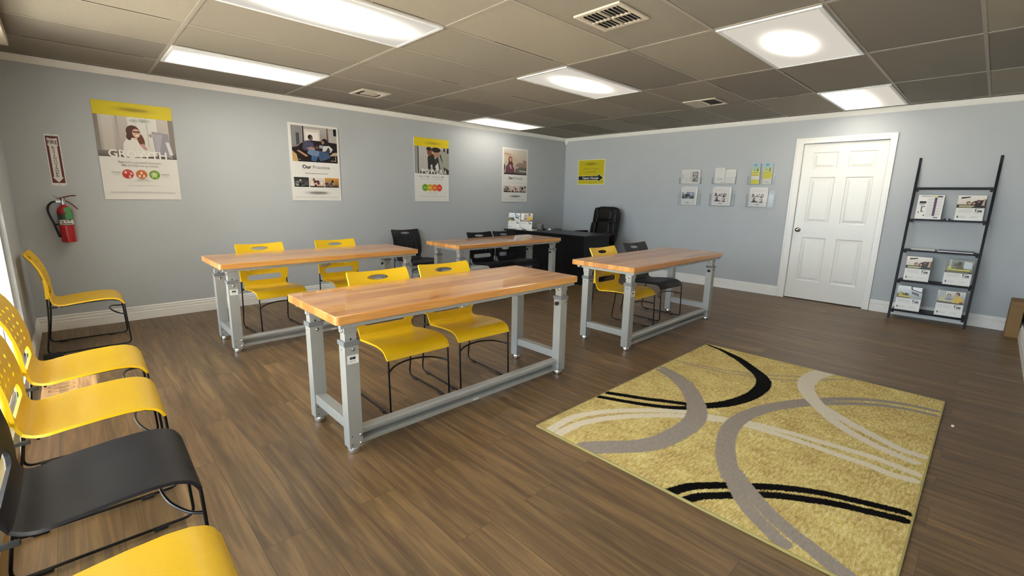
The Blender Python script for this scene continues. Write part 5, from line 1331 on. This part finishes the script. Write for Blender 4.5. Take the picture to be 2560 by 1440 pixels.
def collage_flyer(a, w, h):
    base_sheet(a, w, h, '#dad5d2'); a.rect(-w * 0.36, w * 0.36, h * 0.825, h * 0.833, '#9c9896')
    for cx, cz, cw, chh, s in ((-0.24, 0.62, 0.14, 0.10, 1), (0.0, 0.60, 0.13, 0.08, 2), (0.24, 0.61, 0.14, 0.09, 3), (-0.17, 0.36, 0.22, 0.13, 4), (0.20, 0.45, 0.12, 0.08, 5), (0.20, 0.29, 0.14, 0.075, 6)):
        rnd = random.Random(s); a.rect((cx - cw * 0.85) * w, (cx + cw * 0.85) * w, (cz - chh) * h, (cz - chh * 0.6) * h, '#3a1c24')
        for k in range(4): a.ell((cx + rnd.uniform(-0.6, 0.6) * cw) * w, (cz + rnd.uniform(-0.4, 0.7) * chh) * h, cw * 0.24 * w, chh * 0.36 * h, rnd.choice(['#1c1418', '#3c2c30', '#8a6c68', '#2a2a30']))
    a.rect(-w * 0.12, w * 0.12, h * 0.10, h * 0.125, '#4a4648')
wall_pocket('clear wall pocket at the upper left of the six beside the door', 3.485, 3.145, 1.520, 1.70, 1.62)
wall_pocket('clear wall pocket at the upper middle of the six beside the door', 2.975, 2.640, 1.520, 1.70, 1.62)
wall_pocket('clear wall pocket at the upper right of the six beside the door', 2.475, 2.140, 1.510, 1.70, 1.62)
wall_pocket('clear wall pocket at the lower left of the six beside the door', 3.480, 3.130, 1.203, 1.43, 1.38)
wall_pocket('clear wall pocket at the lower middle of the six beside the door', 2.985, 2.630, 1.203, 1.43, 1.38)
wall_pocket('clear wall pocket at the lower right of the six beside the door', 2.465, 2.112, 1.203, 1.43, 1.38)
flyers('flyer_stack', 'white landscape flyers with four small pictures in the upper left wall pocket', 'flyers', 3.455, 3.165, 1.527, 1.735, land_flyer, roll=0.02)
flyers('flyer_stack', 'tall narrow white cards in the upper middle wall pocket', 'flyers', 2.942, 2.795, 1.527, 1.752, narrow_card)
flyers('flyer_stack', 'blank white cards beside the tall cards in the upper middle wall pocket', 'flyers', 2.790, 2.660, 1.527, 1.712, blank_card, back=0.010)
flyers('leaflet_stack', 'yellow and blue leaflets with a yellow foot, upper right wall pocket', 'leaflets', 2.435, 2.330, 1.517, 1.790, lambda a, w, h: trifold(a, w, h))
flyers('leaflet_stack', 'yellow and blue leaflets with a white foot, upper right wall pocket', 'leaflets', 2.288, 2.172, 1.517, 1.792, lambda a, w, h: trifold(a, w, h, True))
flyers('flyer_stack', 'white flyers with one blue-grey photo in the lower left wall pocket', 'flyers', 3.440, 3.212, 1.210, 1.472, photo_flyer, roll=0.015, back=0.025)
flyers('flyer_stack', 'white flyers with a picture collage in the lower middle wall pocket', 'flyers', 2.950, 2.712, 1.210, 1.472, collage_flyer, back=0.025)
flyers('flyer_stack', 'white flyers with a picture collage in the lower right wall pocket', 'flyers', 2.430, 2.205, 1.210, 1.462, collage_flyer, back=0.004)

# on the desk
ZD = 0.7403
for yc, art, lab, ang in ((5.635, lambda a, w, h: laptop_cover(a, w, h, True), 'brochures with a pale laptop photo standing on the desk, nearer the poster wall', 5.415), (5.412, lambda a, w, h: client_cover(a, w, h, True), 'brochures with a person in a yellow shirt standing on the desk', 5.48)):
    brochure_stand('clear acrylic stand on the desk holding the ' + ('laptop' if yc > 5.5 else 'yellow shirt') + ' brochures', 0.222, 0.27, (ang + 0.03, yc, ZD), math.radians(-68), 0.15, 'acrylic stands on the desk')
    sheets('brochure_stack', lab, 'brochures', 0.216, 0.268, (ang + 0.03, yc, ZD + 0.0035), math.radians(-68), 0.15, 'brochure stacks on the desk', art, 0.012)
b = MB(); b.box(-0.08, 0.08, -0.055, 0.055, 0, 0.010, MT['paper']); b.box(-0.075, 0.08, -0.05, 0.06, 0.010, 0.016, MT['paper'])
tag(b.build('paper_pile', loc=(5.47, 5.235, ZD), rot=(0, 0, 0.25)), 'loose white papers lying in front of the desk brochures', 'papers')
b = MB(); b.box(-0.03, 0.03, -0.06, 0.06, 0, 0.026, MT['paper']); 
tag(b.build('card_box', loc=(5.405, 5.45, ZD), rot=(0, 0, 0.1), bevel=0.002), 'low white card box in front of the laptop brochures on the desk', 'box')
b = MB(); b.box(-0.05, 0.05, -0.045, 0.045, 0, 0.085, MT['greyp'])
tag(b.build('memo_block', loc=(5.83, 5.38, ZD), rot=(0, 0, 0.2), bevel=0.003), 'grey memo holder on the desk behind the stapler', 'memo holder')
t = thing('stapler', 'black stapler on the desk beside the brochures', 'stapler', (5.70, 5.19, ZD), 0.9)
b = MB(); b.box(-0.075, 0.075, -0.016, 0.016, 0, 0.010, MT['smoke']); b.build('base', t, bevel=0.003)
b = MB(); b.box(-0.07, 0.07, -0.014, 0.014, 0.018, 0.040, MT['smoke'], xf=Matrix.Rotation(-0.09, 4, 'Y')); b.box(-0.072, -0.045, -0.012, 0.012, 0.008, 0.03, MT['smoke']); b.build('arm', t, bevel=0.004)
b = MB(); b.lathe([(0.030, 0), (0.033, 0.006), (0.028, 0.018), (0.014, 0.028), (0.002, 0.030)], MT['paper'], n=16)
tag(b.build('computer_mouse', loc=(5.80, 5.14, ZD)), 'small rounded white mouse between the stapler and the tablet', 'mouse')
b = MB(); b.box(-0.085, 0.085, -0.06, 0.06, 0, 0.020, MT['smoke']); b.box(-0.075, 0.075, -0.05, 0.05, 0.020, 0.023, MT['blackpl'])
tag(b.build('desk_telephone_base', loc=(5.93, 5.08, ZD), rot=(0, 0, 0.5), bevel=0.005), 'flat black gadget on the desk in front of the room corner', 'gadget')

# ================================================================== REST
t = thing('cardboard_box', 'tall brown cardboard box in the corner right of the ladder shelf', 'cardboard box', (6.80, -0.292, 0))
b = MB(); b.box(-0.15, 0.145, -0.048, 0.045, 0, 0.362, MT['card']); b.build('carton', t, bevel=0.002)
b = MB(); b.box(-0.1508, -0.1498, -0.048, 0.045, 0.318, 0.322, simple('cardboard_crease', '#745835', 0.85)); b.build('flap_crease', t)
b = MB(); b.box(-0.055, 0.055, -0.028, 0.028, 0, 0.040, MT['rubber'])  # low black block with three dark marks on top
for k in range(3): b.box(-0.042 + k * 0.032, -0.022 + k * 0.032, -0.012, 0.012, 0.040, 0.0408, MT['hole'])
tag(b.build('black_block', loc=(-0.222, 4.84, 0), bevel=0.004), 'small black block on the floor under the chair by the fire extinguisher', 'power block')  # dark thing on the floor; power block is only a guess
b = MB(); b.pillow((0, 0, 0.006), (0.012, 0.008, 0.006), MT['paper'], 0.8, 10, 6)
tag(b.build('paper_scrap', loc=(3.635, -0.02, 0)), 'tiny white scrap of paper on the floor right of the rug', 'scrap')
